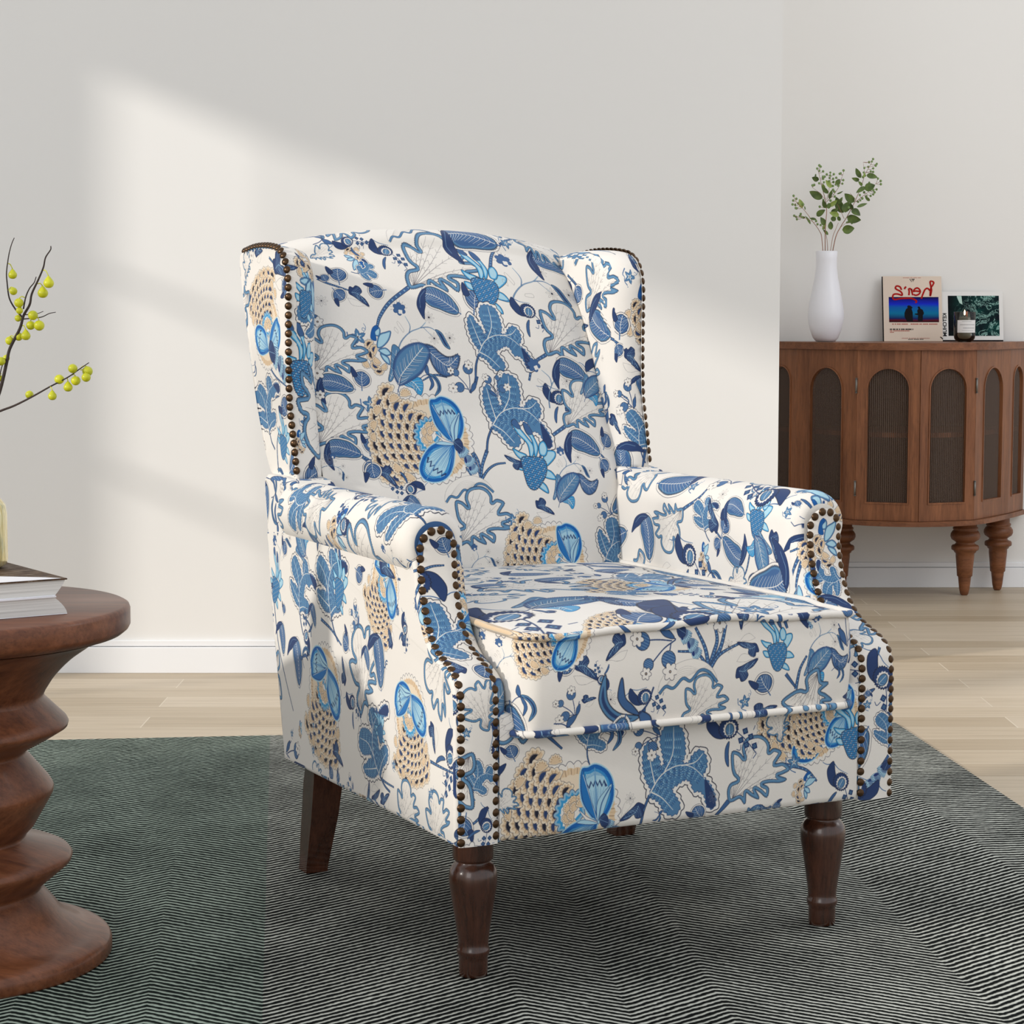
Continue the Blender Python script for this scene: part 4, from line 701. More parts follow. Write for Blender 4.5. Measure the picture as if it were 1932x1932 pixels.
def slab(name, prof, xo, xi, ro, ri, sg, band, capo, capi, yo=.1, zo=.18, taper=True, seg=5, soft=None):
    """profile in (y,z), outer face at xo, inner at xi (|x|), rounded edges ro / ri"""
    rings = []
    for k in range(seg+1):
        a = PI/2*k/seg; rings.append((xo-ro*(1-math.cos(a)), ro*(1-math.sin(a))))
    for k in range(seg, -1, -1):
        a = PI/2*k/seg; rings.append((xi+ri*(1-math.cos(a)), ri*(1-math.sin(a))))
    n = len(prof); v = []; f = []; uv = []
    s = [0]
    for i in range(n): s.append(s[-1]+math.dist(prof[i], prof[(i+1) % n]))
    Y0, Y1 = min(p[0] for p in prof), max(p[0] for p in prof); Z0, Z1 = min(p[1] for p in prof), max(p[1] for p in prof)
    for j, (x, ins) in enumerate(rings):
        if soft and j > seg:
            q = ins/ri; pp = [(p[0]+soft[0]*q*(1-(p[0]-Y0)/(Y1-Y0))**2, p[1]-soft[1]*q*((p[1]-Z0)/(Z1-Z0))**3) for p in prof]
        else: pp = offset_poly(prof, ins)
        for p in pp: v.append((sg*x, p[0], p[1]))
    tc = [0]
    for j in range(1, len(rings)): tc.append(tc[-1]+math.dist(rings[j], rings[j-1]))
    for j in range(len(rings)-1):
        for i in range(n):
            i2 = (i+1) % n; q = (j*n+i, j*n+i2, (j+1)*n+i2, (j+1)*n+i)
            u = [(tc[j], s[i]), (tc[j], s[i+1]), (tc[j+1], s[i+1]), (tc[j+1], s[i])]
            u = [zuv(band, (a if sg < 0 else tc[-1]-a)+.01, b+.005) for a, b in u]
            if soft:
                if j > seg-1: u = [zuv(band, (xo-abs(v[c][0]))+(v[c][1]-.585)*min(1, max(0, (j-seg)/seg))+.01, v[c][2]-.60) for c in q]
                else: u = [zuv(band, (xo-abs(v[c][0]))+.01, v[c][2]-.60) for c in q]
            f.append(q if sg < 0 else q[::-1]); uv.append(u if sg < 0 else u[::-1])
    flat = []
    for base, zz in ((0, capo), ((len(rings)-1)*n, capi)):
        q = [base+i for i in range(n)]
        if (base == 0) == (sg < 0): q = q[::-1]
        flat.append(len(f)); f.append(tuple(q))
        uv.append([zuv(zz, (xo-abs(v[i][0]))+(v[i][1]-.585)+.01, v[i][2]-.60) if soft and base else zuv(zz, v[i][1]+yo, v[i][2]-zo) for i in q])
    return part(name, v, f, uv, flat, taper=taper)

FRONT = [(-.078, .208), (-.078, .26), (-.078, .31), (-.078, .36), (-.077, .39), (-.073, .408), (-.063, .421), (-.045, .431), (-.025, .438), (-.005, .446), (.012, .457), (.027, .472), (.039, .49), (.049, .512), (.056, .535), (.060, .557), (.061, .579)]
FRONT = [tuple(p) for p in spline(FRONT, 3)]
core = [p for p in FRONT if p[1] < .555]+[(.068, .567), (.09, .585), (.13, .60), (.30, .60), (.545, .60), (.556, .562), (.70, .545), (.67, .40), (.615, .208), (.3, .208), (.1, .208)]
RX, RZ, RR = .3145, .584, .048
for sg in (-1, 1):
    bandz = 'AFL' if sg < 0 else 'AFR'
    slab('arm_side', core, .3465, .268, .007, .020, sg, 'WBR', 'SIDE', 'RIN' if sg > 0 else 'SIDE', zo=.18 if sg < 0 else .30)
    # rear side panel under the wing
    rear = [(.548, .208), (.548, .40), (.545, .56), (.546, .60), (.552, .622), (.57, .634), (.62, .638), (.70, .637), (.712, .63), (.714, .61), (.685, .47), (.65, .33), (.615, .208)]
    slab('back_side', rear, .3455, .272, .008, .01, sg, 'BOUT', 'SIDE', 'SIDE')
    # padded roll
    rr = [(.0655, .0305), (.066, .034), (.068, .038), (.073, .043), (.080, .0468), (.090, .049), (.105, RR)]+[(.105+k*(.60-.105)/18, RR) for k in range(1, 19)]
    v = []; f = []; uv = []; seg = 48
    for y, r in rr:
        for k in range(seg):
            a = PI+2*PI*k/seg if False else 2*PI*k/seg
            zz = RZ+r*math.sin(a)
            aa = a/PI; xx = RX+r*math.cos(a)
            if 1.0 < aa <= 1.5: zz = RZ-(aa-1)/.5*.20; xx = RX-r
            elif 1.5 < aa < 1.70: zz = RZ-.20+(aa-1.5)/.2*.16; xx = RX-.3*r
            v.append((sg*xx, y, zz))
    L = [0]
    for i in range(1, len(rr)): L.append(L[-1]+math.dist(rr[i], rr[i-1]))
    for i in range(len(rr)-1):
        for k in range(seg):
            k2 = (k+1) % seg; q = (i*seg+k, i*seg+k2, (i+1)*seg+k2, (i+1)*seg+k)
            def U(ii, kk):
                a = 2*PI*kk/seg; y = rr[ii][0]+(L[ii]-(rr[ii][0]-rr[0][0]))*0
                if sg < 0:   # outer crease (a=-50deg) .. top .. inner
                    aa = a if a <= PI*1.25+1e-6 else a-2*PI
                    return zuv('ROLL', y-.05, (aa+PI*.3)*RR+.01)
                aa = a if a > PI*.0-1e-6 else a
                return zuv('RIN', y+.1, (RZ-.30)+(PI-aa)*RR if aa <= PI else (RZ-.30)-min(.2, (aa/PI-1)/.5*.20))
            ks = (k, k+1)
            u = [U(i, ks[0]), U(i, ks[1]), U(i+1, ks[1]), U(i+1, ks[0])]
            if sg < 0 and 2*PI*ks[0]/seg <= PI*1.25 < 2*PI*ks[1]/seg: u = [U(i, k)]*4
            f.append(q if sg > 0 else q[::-1]); uv.append(u if sg > 0 else u[::-1])
    f.append(tuple(range(seg))[::-1] if sg > 0 else tuple(range(seg))); uv.append([zuv(bandz, .05, .45)]*seg)
    part('arm_roll', v, f, uv, flat=[len(f)-1])
    # scroll panel framed by the nail rows
    v = []; f = []; uv = []; P = FRONT; s = [0]
    for i in range(1, len(P)): s.append(s[-1]+math.dist(P[i], P[i-1]))
    top = s[-1]; R = .0285; rows = []
    for i in range(len(P)): rows.append((P[i], s[i], R))
    for k in range(1, 9):
        a = PI/2*k/8; rows.append(((.061, .579+R*math.sin(a)), top+R*math.sin(a), R*math.cos(a)+1e-4))
    N = 10
    for (p, ss, hw) in rows:
        for j in range(N+1):
            t = -1+2*j/N; dome = .0035*(1-abs(t)**4)
            v.append((sg*(RX+t*hw), p[0]-.0015-dome, p[1]+(dome*.6 if .40 < p[1] < .47 else 0)))
    for i in range(len(rows)-1):
        for j in range(N):
            q = (i*(N+1)+j, i*(N+1)+j+1, (i+1)*(N+1)+j+1, (i+1)*(N+1)+j)
            u = [zuv(bandz, .075+(rows[a][2]*(-1+2*b/N))*sg, rows[a][1]+.01) for a, b in ((i, j), (i, j+1), (i+1, j+1), (i+1, j))]
            f.append(q if sg > 0 else q[::-1]); uv.append(u if sg > 0 else u[::-1])
    part('arm_front_panel', v, f, uv)
    # wing
    wing = [(.590, .634), (.589, .66), (.594, .70), (.600, .75), (.603, .80), (.603, .85), (.602, .90), (.602, .935), (.607, .962), (.619, .981), (.638, .994), (.662, 1.000), (.71, 1.004), (.77, 1.004), (.83, .998), (.850, .988), (.846, .955), (.814, .86), (.768, .74), (.72, .637), (.65, .634)]
    slab('wing', [tuple(p) for p in spline(wing+wing[:1], 3)[:-1]], .331, .270, .005, .046, sg, 'WBL' if sg < 0 else 'RW', 'SIDE', 'RW' if sg > 0 else 'WBL', yo=.1, zo=.18, seg=10, soft=(.055, .018))

# inner back, wrapping over the arched top
def inner_back():
    HW = .287; nx = 36; side = spline([(.560, .43), (.566, .47), (.582, .56), (.600, .64), (.640, .77), (.692, .88), (.744, .955), (.785, .992)], 6)
    v = []; f = []; uv = []; rows = [(p[0], p[1], 0) for p in side]
    for k in range(1, 13):
        a = PI*k/12; rows.append((.817-.032*math.cos(a), .992+.030*math.sin(a), 1))
    rows += [(.82, .90, 1), (.75, .70, 1)]
    s = [0]
    for i in range(1, len(rows)): s.append(s[-1]+math.dist(rows[i][:2], rows[i-1][:2]))
    for (y, z, w) in rows:
        for j in range(nx+1):
            t = -1+2*j/nx; arch = .033*(1-abs(t)**2.2)-.016
            zt = z+arch*max(0, min(1, (z-.80)/.195))
            bul = .020*(1-abs(t)**5) if not w else .020*(1-abs(t)**5)*max(0, (.82-y)/.035 if y < .82 else 0)
            inx = HW-.010*abs(t)**12
            v.append((t*inx, y-bul+.020*0+.012, zt))
    for i in range(len(rows)-1):
        for j in range(nx):
            q = (i*(nx+1)+j, i*(nx+1)+j+1, (i+1)*(nx+1)+j+1, (i+1)*(nx+1)+j)
            f.append(q); uv.append([zuv('BACK', v[q[c]][0]+.31, s[i if c < 2 else i+1]+.01) for c in range(4)])
    part('inner_back', v, f, uv)
inner_back()
bo = [(.60, .208), (.685, .635), (.825, .97), (.815, .98), (.79, .97), (.68, .75), (.61, .45), (.56, .43), (.50, .36), (.50, .208)]
v = []; f = []; uv = []
for x in (-.30, .30):
    for p in bo: v.append((x, p[0], p[1]))
n = len(bo)
for i in range(n):
    q = (i, (i+1) % n, n+(i+1) % n, n+i); f.append(q); uv.append([zuv('BOUT', .3+v[c][0]*.9, (v[c][2]-.2)*.3) for c in q])
for b in (0, n): f.append(tuple(b+i for i in range(n))); uv.append([zuv('BOUT', .1, .1)]*n)
part('outer_back', v, f, uv, flat=list(range(len(f))))

# front rail and seat platform
def rail():
    v = []; f = []; uv = []; prof = [(-.05, .208), (-.070, .208), (-.078, .211), (-.0795, .218), (-.0795, .30), (-.0795, .362), (-.076, .370), (-.05, .372), (.30, .372), (.56, .372), (.56, .208)]
    xs = [-.2835+.567*j/20 for j in range(21)]; s = [0]
    for i in range(1, len(prof)): s.append(s[-1]+math.dist(prof[i], prof[i-1]))
    for p in prof:
        for x in xs: v.append((x, p[0], p[1]))
    for i in range(len(prof)-1):
        for j in range(20):
            q = (i*21+j, i*21+j+1, (i+1)*21+j+1, (i+1)*21+j); f.append(q)
            uv.append([zuv('RAIL', v[c][0]+.31, s[c//21]) for c in q])
    part('front_rail', v, f, uv)
rail()
b = MB(); b.box(-.325, .325, -.05, .60, .209, .212); b.v = [TP(q) for q in b.v]; b.build('underside_cover', plain('dark_lining', (.02, .02, .02), .9), chair, smooth=False)

# seat cushion: boxing strip, crowned top, piping
def cushion():
    x1, y0, y1 = .262, -.100, .60; zb, zt = .357, .477; R = .028
    path = []          # closed plan outline, starting front left
    def arc(cx, cy, a0, a1, n=8):
        for k in range(n+1): a = a0+(a1-a0)*k/n; path.append((cx+R*math.cos(a), cy+R*math.sin(a)))
    arc(-x1+R, y0+R, PI, 1.5*PI)
    for k in range(1, 24): path.append((-x1+R+(2*x1-2*R)*k/24, y0))
    arc(x1-R, y0+R, 1.5*PI, 2*PI)
    for k in range(1, 20): path.append((x1, y0+R+(y1-y0-2*R)*k/20))
    arc(x1-R, y1-R, 0, PI/2)
    for k in range(1, 24): path.append((x1-R-(2*x1-2*R)*k/24, y1))
    arc(-x1+R, y1-R, PI/2, PI)
    for k in range(1, 20): path.append((-x1, y1-R-(y1-y0-2*R)*k/20))
    n = len(path); rnd = random.Random(4)
    def sag(x, y): return .0035*math.sin(x*14+1.0)+.002*math.sin(x*37)
    v = []; f = []; uv = []; zs = 8
    cy = (y0+y1)/2
    for k in range(zs+1):
        t = k/zs; bl = .006*(1-(2*t-1)**2)
        for (x, y) in path:
            nx_, ny_ = x/x1, (y-cy)/(y1-cy); m_ = max(abs(nx_), abs(ny_)); 
            dx = bl if abs(nx_) > .97 else 0; dy = bl if abs(ny_) > .97 else 0
            v.append((x+math.copysign(dx, x), y+math.copysign(dy, y-cy), zb+(zt-zb+sag(x, y)*(1 if y < 0 else 0))*t-(.012 if y < 0 else 0)*(1-t)))
    for k in range(zs):
        for i in range(n):
            i2 = (i+1) % n; q = (k*n+i, k*n+i2, (k+1)*n+i2, (k+1)*n+i); f.append(q)
            uv.append([zuv('CF', v[c][0]+.31+(v[c][1]-y0 if abs(v[c][0]) > .25 else 0)*math.copysign(1, v[c][0])*.5, .04+(c//n)/zs*.12) for c in q])
    rings = 14; top0 = zs*n
    for r in range(1, rings+1):
        s = 1-r/rings
        s2 = s
        for i, (x, y) in enumerate(path):
            px, py = x*s2, cy+(y-cy)*s2
            u, w = px/x1, (py-cy)/(y1-cy)
            h = .013*(1-min(1, abs(u))**3.2)**.8*(1-min(1, abs(w))**4.5)**.8
            v.append((px, py, zt+h+sag(x, y)*(1 if y < 0 else 0)*s**6))
    for r in range(rings):
        for i in range(n):
            i2 = (i+1) % n; q = (top0+r*n+i, top0+r*n+i2, top0+(r+1)*n+i2, top0+(r+1)*n+i); f.append(q)
            uv.append([zuv('CT', v[c][0]+.31, v[c][1]-y0+.01) for c in q])
    o = part('seat_cushion', v, f, uv)
    for zz, dz, off in ((zt, 0, .003), (zb, -.012, .003)):
        tb = MB(); m = n; pr = .0052; vv = []; ff = []; uu = []
        pth = [(x+math.copysign(off, x)*(abs(x) > .25), y+math.copysign(off, y-cy)*(abs(y-cy) > .33), zz+(dz if y < 0 else 0)+(sag(x, y) if zz == zt and y < 0 else 0)) for x, y in path]
        for i in range(n):
            a, b_ = np.array(pth[i-1]), np.array(pth[(i+1) % n]); t = (b_-a)/np.linalg.norm(b_-a); s1 = np.cross(t, [0, 0, 1]); s1 /= np.linalg.norm(s1); s2 = np.cross(s1, t)
            for k in range(10):
                an = 2*PI*k/10; p = np.array(pth[i])+pr*(math.cos(an)*s1+math.sin(an)*s2); vv.append(tuple(p))
        for i in range(n):
            for k in range(10):
                i2 = (i+1) % n; k2 = (k+1) % 10; q = (i*10+k, i2*10+k, i2*10+k2, i*10+k2); ff.append(q)
                uu.append([zuv('CF', vv[c][0]+.31, (.165 if zz == zt else .012)+(vv[c][2]-zz)*1.2) for c in q])
        part('piping', vv, ff, uu, parent=o)
cushion()

# legs
M_leg = wood('dark_walnut_leg', (.020, .007, .004), (.105, .036, .018), .25, 1.4, 'Z', coat=.4)
prof = [(.0175, 0), (.0192, .001), (.0196, .006), (.0200, .022), (.0196, .026), (.0218, .030), (.0228, .034), (.0222, .038), (.0205, .041), (.0212, .05), (.0245, .075), (.0292, .105), (.0325, .125), (.0332, .138), (.0318, .147), (.0275, .154), (.0238, .158), (.0236, .160), (.0270, .1615), (.0278, .165), (.0278, .206)]
prof = [tuple(p) for p in prof]
for sx in (-1, 1): lathe_obj('front_leg', prof, M_leg, chair, 40, (sx*.283, 0, 0))
def rear_leg(sx):
    rows = [(.0, .612, .662, .018), (.01, .610, .658, .0185), (.06, .590, .645, .021), (.10, .574, .632, .023), (.15, .560, .620, .0245), (.206, .55, .60, .025)]
    rows = [(r[0], r[1]-.015, r[2]-.03, r[3]) for r in rows]
    v = []; f = []
    for z, a, b_, h in rows:
        for (x, y) in ((-h, a), (h, a), (h, b_), (-h, b_)): v.append((sx*.283+x, y, z))
    for i in range(len(rows)-1):
        for k in range(4): k2 = (k+1) % 4; f.append((i*4+k, i*4+k2, (i+1)*4+k2, (i+1)*4+k))
    f.append((3, 2, 1, 0)); n_ = (len(rows)-1)*4; f.append((n_, n_+1, n_+2, n_+3))
    make('rear_leg', v, f, M_leg, chair, smooth=False)
for sx in (-1, 1): rear_leg(sx)

# nailheads
M_nail = plain('antique_brass', (.085, .048, .024), .30, .85, .15)
def nailmesh():
    b = MB(); v = []; f = []; R = .0062; seg = 14; rg = 5; v.append((0, 0, R*.62))
    for i in range(1, rg+1):
        a = PI/2*i/rg
        for k in range(seg): v.append((R*math.sin(a)*math.cos(2*PI*k/seg), R*math.sin(a)*math.sin(2*PI*k/seg), R*.62*math.cos(a)))
    for k in range(seg):
        k2 = (k+1) % seg; f.append((0, 1+k, 1+k2))
        for i in range(rg-1): f.append((1+i*seg+k, 1+(i+1)*seg+k, 1+(i+1)*seg+k2, 1+i*seg+k2))
    return v, f
nv, nf = nailmesh(); nme = bpy.data.meshes.new('nailhead'); nme.from_pydata(nv, [], nf); nme.materials.append(M_nail)
nme.polygons.foreach_set('use_smooth', [True]*len(nf))
nails = []
def along(pts, step, start=0):
    pts = [np.array(p, float) for p in pts]; L = [0]
    for i in range(1, len(pts)): L.append(L[-1]+np.linalg.norm(pts[i]-pts[i-1]))
    n = int((L[-1]-start)/step); out = []
    for k in range(n+1):
        s = start+k*step; i = max(1, min(len(L)-1, int(np.searchsorted(L, s)))); t = (s-L[i-1])/max(1e-9, L[i]-L[i-1])
        p = pts[i-1]*(1-t)+pts[i]*t; d = pts[i]-pts[i-1]; out.append((p, d/np.linalg.norm(d)))
    return out
for sg in (-1, 1):
    row = [(sg*(RX+.0243), p[0]-.0015, p[1]) for p in FRONT]
    row += [(sg*(RX+.0243*math.cos(a)), .0595-.003*math.sin(a), .579+.0243*math.sin(a)) for a in [PI*k/16 for k in range(1, 16)]]
    row += [(sg*(RX-.0243), p[0]-.0015, p[1]) for p in FRONT[::-1]]
    for p, d in along(row, .01435, .006):
        if abs(d[0]) > .05: n_ = np.array([0, -1, 0])
        else: n_ = np.array([0, -abs(d[2]), abs(d[1])*1.0]); n_ /= np.linalg.norm(n_)
        nails.append((p, n_))
    wr = [(sg*.3305, p[0]-.001, p[1]) for p in [tuple(q) for q in spline([(.589, .646), (.594, .70), (.600, .75), (.603, .80), (.603, .85), (.602, .90), (.602, .935), (.607, .962), (.619, .981), (.638, .994), (.662, 1.000), (.71, 1.004), (.77, 1.004), (.83, .998)], 4)]]
    for p, d in along(wr, .01435, .003):
        n_ = np.array([sg*1.0, -abs(d[2]), abs(d[1])]); n_ /= np.linalg.norm(n_); nails.append((p, n_))
nl = []
for p, n_ in nails:
    q = Vector(TP(p)); w = chair.matrix_basis @ q; nl.append(((w-cam.location).length, q, Vector(n_)))
nl.sort(key=lambda t: t[0])
rv = []; rf = []
for i, (d, q, n_) in enumerate(nl):
    rot = n_.to_track_quat('Z', 'Y').to_matrix().to_4x4()
    if i < 100:
        o = bpy.data.objects.new('nailhead', nme); COL.objects.link(o); o.parent = chair; o.location = q; o.rotation_euler = n_.to_track_quat('Z', 'Y').to_euler()
    else:
        M = Matrix.Translation(q) @ rot; b_ = len(rv); rv += [tuple(M @ Vector(x)) for x in nv]; rf += [tuple(b_+k for k in t) for t in nf]
tag(make('nailhead', rv, rf, M_nail, chair), kind='stuff')

# ------------------------------------------------------------------ side table
M_table = wood('table_walnut', (.055, .014, .005), (.235, .082, .034), .38, .8, 'X', coat=.12, spec=.35)
tb = empty('side_table', (-.79, 2.93, .006), label='round turned brown wooden side table with zigzag pedestal, books and vase on it', cat='table')
lathe_obj('tabletop', [(.0, 0.4510), (.236, 0.4510), (.250, 0.4540), (.2575, 0.4600), (.260, 0.4650), (.260, 0.4860), (.2585, 0.4905), (.254, 0.4930), (0, 0.4930)], M_table, tb, 96)
ped = spline([(.240, .451), (.216, .443), (.200, .433), (.179, .418), (.157, .396), (.142, .374)], 5)+[(.139, .367), (.141, .362), (.164, .339), (.170, .333), (.1725, .328), (.171, .323), (.148, .309), (.120, .294), (.113, .289), (.115, .285)]
ped += [(.144, .249), (.149, .241), (.1505, .236), (.149, .229), (.124, .185), (.114, .174), (.110, .170), (.113, .166), (.160, .150), (.170, .1455), (.1745, .140), (.1725, .133), (.150, .114), (.134, .101), (.130, .096)]
ped += spline([(.131, .093), (.147, .074), (.163, .054), (.190, .036), (.211, .030), (.223, .024), (.227, .017)], 5)+[(.227, .003), (.225, 0), (0, 0)]
lathe_obj('pedestal', [tuple(p) for p in ped], M_table, tb, 96)

# books
def pages_mat():
    m = NT('book_pages'); w = m.noise(m.coord('Object', (1, 1, 420)), 2.2, 3, .6)
    m.l(m.ramp(w, [(.35, (.50, .49, .465)), (.6, (.74, .73, .70))]), m.b.inputs['Base Color']); m.b.inputs['Roughness'].default_value = .8; return m.m
M_pages = pages_mat(); M_white = plain('white_paper', (.82, .82, .86), .5)
def cover_mat():
    m = NT('dark_printed_cover'); n = m.noise(m.coord('Object', (16, 60, 1)), 2, 5, .7); n2 = m.noise(m.coord('Object', (5, 5, 5)), 3, 2)
    c = m.ramp(n, [(.35, (.018, .014, .012)), (.5, (.085, .045, .022)), (.62, (.20, .16, .12)), (.7, (.05, .035, .03))])
    m.l(c, m.b.inputs['Base Color']); m.b.inputs['Roughness'].default_value = .6; m.b.inputs['Specular IOR Level'].default_value = .2; return m.m
M_cover = cover_mat()
BA = math.atan2(-.557, -.83)
def book(name, z0, h, L, Wd, dx, lab, curve, cover):
    e = empty(name, (-.598+dx, 2.857, z0), BA, label=lab, cat='book', group='books stacked on the side table')
    # local +x runs along the near edge, local -y away from the camera
    b = MB(); n = 10; v = []; f = []
    for i in range(n+1):
        t = i/n; z = .0008+(h-.0026)*t; ins = curve(t)
        ring = [(ins, 0), (L, 0), (L, -Wd), (ins, -Wd)]
        for x, y in ring: v.append((x, y, z))
    for i in range(n):
        for k in range(4): k2 = (k+1) % 4; f.append((i*4+k, (i+1)*4+k, (i+1)*4+k2, i*4+k2))
    f.append((0, 1, 2, 3)); f.append((n*4+3, n*4+2, n*4+1, n*4)); b.add(v, f); b.build('pages', M_pages, e, smooth=False)
    box_obj('cover', curve(1)-.002, L+.001, -Wd-.002, .003, h-.0018, h, M_cover if cover else M_white, e)
    box_obj('cover', curve(0), L+.001, -Wd-.002, .0005, 0, .0008, M_white, e)
    return e
TZ = .4995
book('book', TZ, .0255, .17, .25, .0, 'white paperback lying at the bottom of the stack on the side table', lambda t: .018*t**1.6, False)
bk = book('book', TZ+.0256, .0225, .17, .25, -.002, 'book with dark photographic cover and thick pages, on top of the stack', lambda t: .014*(1-t)**1.3, True)
pv = [(.006, .0005, .0), (.168, .0005, 0), (.168, -.115, 0), (.10, -.095, 0), (.02, -.020, 0)]
b = MB(); b.add([(x, y, .0226) for x, y, _ in pv]+[(x, y, .0229) for x, y, _ in pv], [(4, 3, 2, 1, 0), (5, 6, 7, 8, 9)]+[(i, (i+1) % 5, 5+(i+1) % 5, 5+i) for i in range(5)], True); b.build('cover_print', M_white, bk, smooth=False)

# gold vase
def gold_mat():
    m = NT('gold_lustre_glass'); n = m.noise(m.coord('Object', (40, 40, 3)), 1.6, 5, .7)
    m.l(m.ramp(n, [(.35, (.30, .24, .07)), (.48, (.80, .66, .30)), (.6, (.90, .82, .52)), (.68, (.35, .36, .16))]), m.b.inputs['Base Color'])
    m.b.inputs['Roughness'].default_value = .16; m.b.inputs['Metallic'].default_value = .55; return m.m
VX, VY, VZ = -.752, 2.965, TZ+.0256+.023
gv = lathe_obj('vase', [(.0, .001), (.040, .001), (.047, .005), (.0495, .012), (.0495, .075), (.0475, .088), (.040, .098), (.028, .104), (.022, .110), (.021, .140), (.024, .148), (.020, .147), (.0175, .140), (.0175, .112), (.03, .100), (.044, .08), (.044, .01), (0, .006)], gold_mat(), None, 64)
gv.location = (VX, VY, VZ); tag(gv, 'shiny gold bottle vase standing on the books on the side table', 'vase')

M_bark = plain('dark_twig_bark', (.035, .022, .018), .8, noise=.3)
def fruit_mat():
    m = NT('yellow_green_fruit'); n = m.noise(m.coord('Object'), 60, 3)
    m.l(m.ramp(n, [(.3, (.40, .42, .006)), (.7, (.60, .60, .012))]), m.b.inputs['Base Color']); m.b.inputs['Roughness'].default_value = .38; m.b.inputs['Subsurface Weight'].default_value = .0; return m.m
M_fruit = fruit_mat()
def fb(x, y, dy=0): return (966+0, 0, 0) and ((x/4.83-966)*2.95/4045+.0, 2.95+dy, .9+(966-0-(430+y/4.83)-373)*2.95/4045)
def fp(x, y, dy=0):   # photo crop measure to metres on a plane 2.98 m away
    u = x/4.83; v = 430+y/4.83; r = Vector((u-966, 0, 0)); a = .0919145; f_ = 4044.6
    d = Vector((u-966, f_*math.cos(a)+(966-v)*math.sin(a), -f_*math.sin(a)+(966-v)*math.cos(a)))
    return Vector((0, 0, .9))+d*((2.985+dy)/d.y)
neck = Vector((VX, VY, VZ+.05))
def fruit_branch(label, lines, fruits):
    e = empty('fruit_branch', (VX, VY, VZ+.05), label=label, cat='branch', group='fruit branches in the gold vase')
    for i, (pts, r0, r1) in enumerate(lines):
        pp = [p if isinstance(p, Vector) else fp(*p) for p in pts]; pp = [Vector(p) for p in spline(pp, 6)]; n = len(pp)
        b = MB(); b.tube([p-e.location for p in pp], [r0+(r1-r0)*k/(n-1) for k in range(n)], 8); b.build('stem' if i == 0 else 'twig', M_bark, e)
    for (x, y, r, pear, ax, ay) in fruits:
        c = fp(x, y, -.004 if (x*7+y) % 2 else .004)-e.location; a = fp(ax, ay)-e.location; R = r*.0001527
        b = MB()
        if pear:
            prof = [(0.001, -1.0), (.45, -.93), (.8, -.68), (.98, -.3), (1.0, 0), (.88, .35), (.62, .7), (.40, 1.0), (.22, 1.2), (.08, 1.3)]
            b.lathe([(q[0]*R, q[1]*R) for q in prof], 20, c, False); top = c+Vector((0, 0, R*1.28))
        else:
            b.lathe([(max(.0005, R*math.sin(PI*k/12)), -R*math.cos(PI*k/12)*.97) for k in range(13)], 20, c, False); top = c+Vector((0, 0, R*.9))
        fo = b.build('fruit', M_fruit, e)
        d = (a-top).length
        if d > .002:
            b = MB(); mid = (a+top)/2+Vector((0, 0, d*.25)); b.tube([Vector(q) for q in spline([top, mid, a], 4)], .0007, 6); b.build('fruit_stalk', M_fruit, fo)
fruit_branch('tall dark twiggy branch with yellow-green fruits rising from the gold vase',
    [([neck, Vector((VX+.012, VY, VZ+.13)), (-110, 1800), (0, 1480), (60, 1230), (90, 1100), (180, 920), (215, 800), (270, 700), (290, 600), (350, 470), (395, 360), (415, 270), (460, 200), (463, 165)], .0030, .0007),
     ([(205, 815), (140, 740), (85, 640), (65, 500), (60, 400), (80, 250), (105, 150), (130, 90)], .0013, .0006),
     ([(213, 740), (235, 630), (270, 550), (310, 500), (330, 445)], .0011, .0006),
     ([(215, 790), (290, 790), (345, 780), (395, 760)], .0008, .0004),
     ([(215, 830), (300, 823), (380, 812), (450, 780), (508, 768)], .0009, .0005),
     ([(-60, 1650), (-10, 1400), (5, 1310), (28, 1240), (70, 1190)], .0010, .0006)],
    [(115, 425, 40, 1, 75, 325), (122, 577, 36, 0, 75, 570), (172, 683, 43, 0, 225, 635), (177, 754, 32, 0, 200, 740), (165, 823, 32, 0, 205, 815), (300, 797, 45, 0, 300, 790), (280, 888, 42, 0, 290, 825), (357, 890, 48, 0, 340, 818), (235, 980, 43, 1, 205, 890), (170, 990, 40, 0, 170, 940), (88, 1028, 40, 0, 130, 1000), (57, 1187, 32, 0, 70, 1180), (10, 1215, 40, 0, 20, 1250), (0, 1370, 30, 0, 10, 1330), (443, 500, 48, 1, 395, 385), (390, 590, 48, 1, 345, 510)])
fruit_branch('low dark branch of yellow-green fruits arching right from the gold vase',
    [([neck+Vector((.004, 0, 0)), Vector((VX+.010, VY-.01, VZ+.14)), (-150, 1745), (0, 1670), (130, 1620), (290, 1540), (450, 1450), (620, 1360), (720, 1290), (810, 1228)], .0022, .0006)],
    [(663, 1282, 43, 0, 690, 1300), (797, 1307, 48, 0, 725, 1290), (785, 1362, 42, 0, 735, 1295), (690, 1392, 44, 0, 660, 1340), (620, 1450, 42, 1, 610, 1370), (540, 1380, 45, 0, 560, 1385), (477, 1530, 40, 1, 455, 1450), (268, 1520, 38, 0, 300, 1535)])

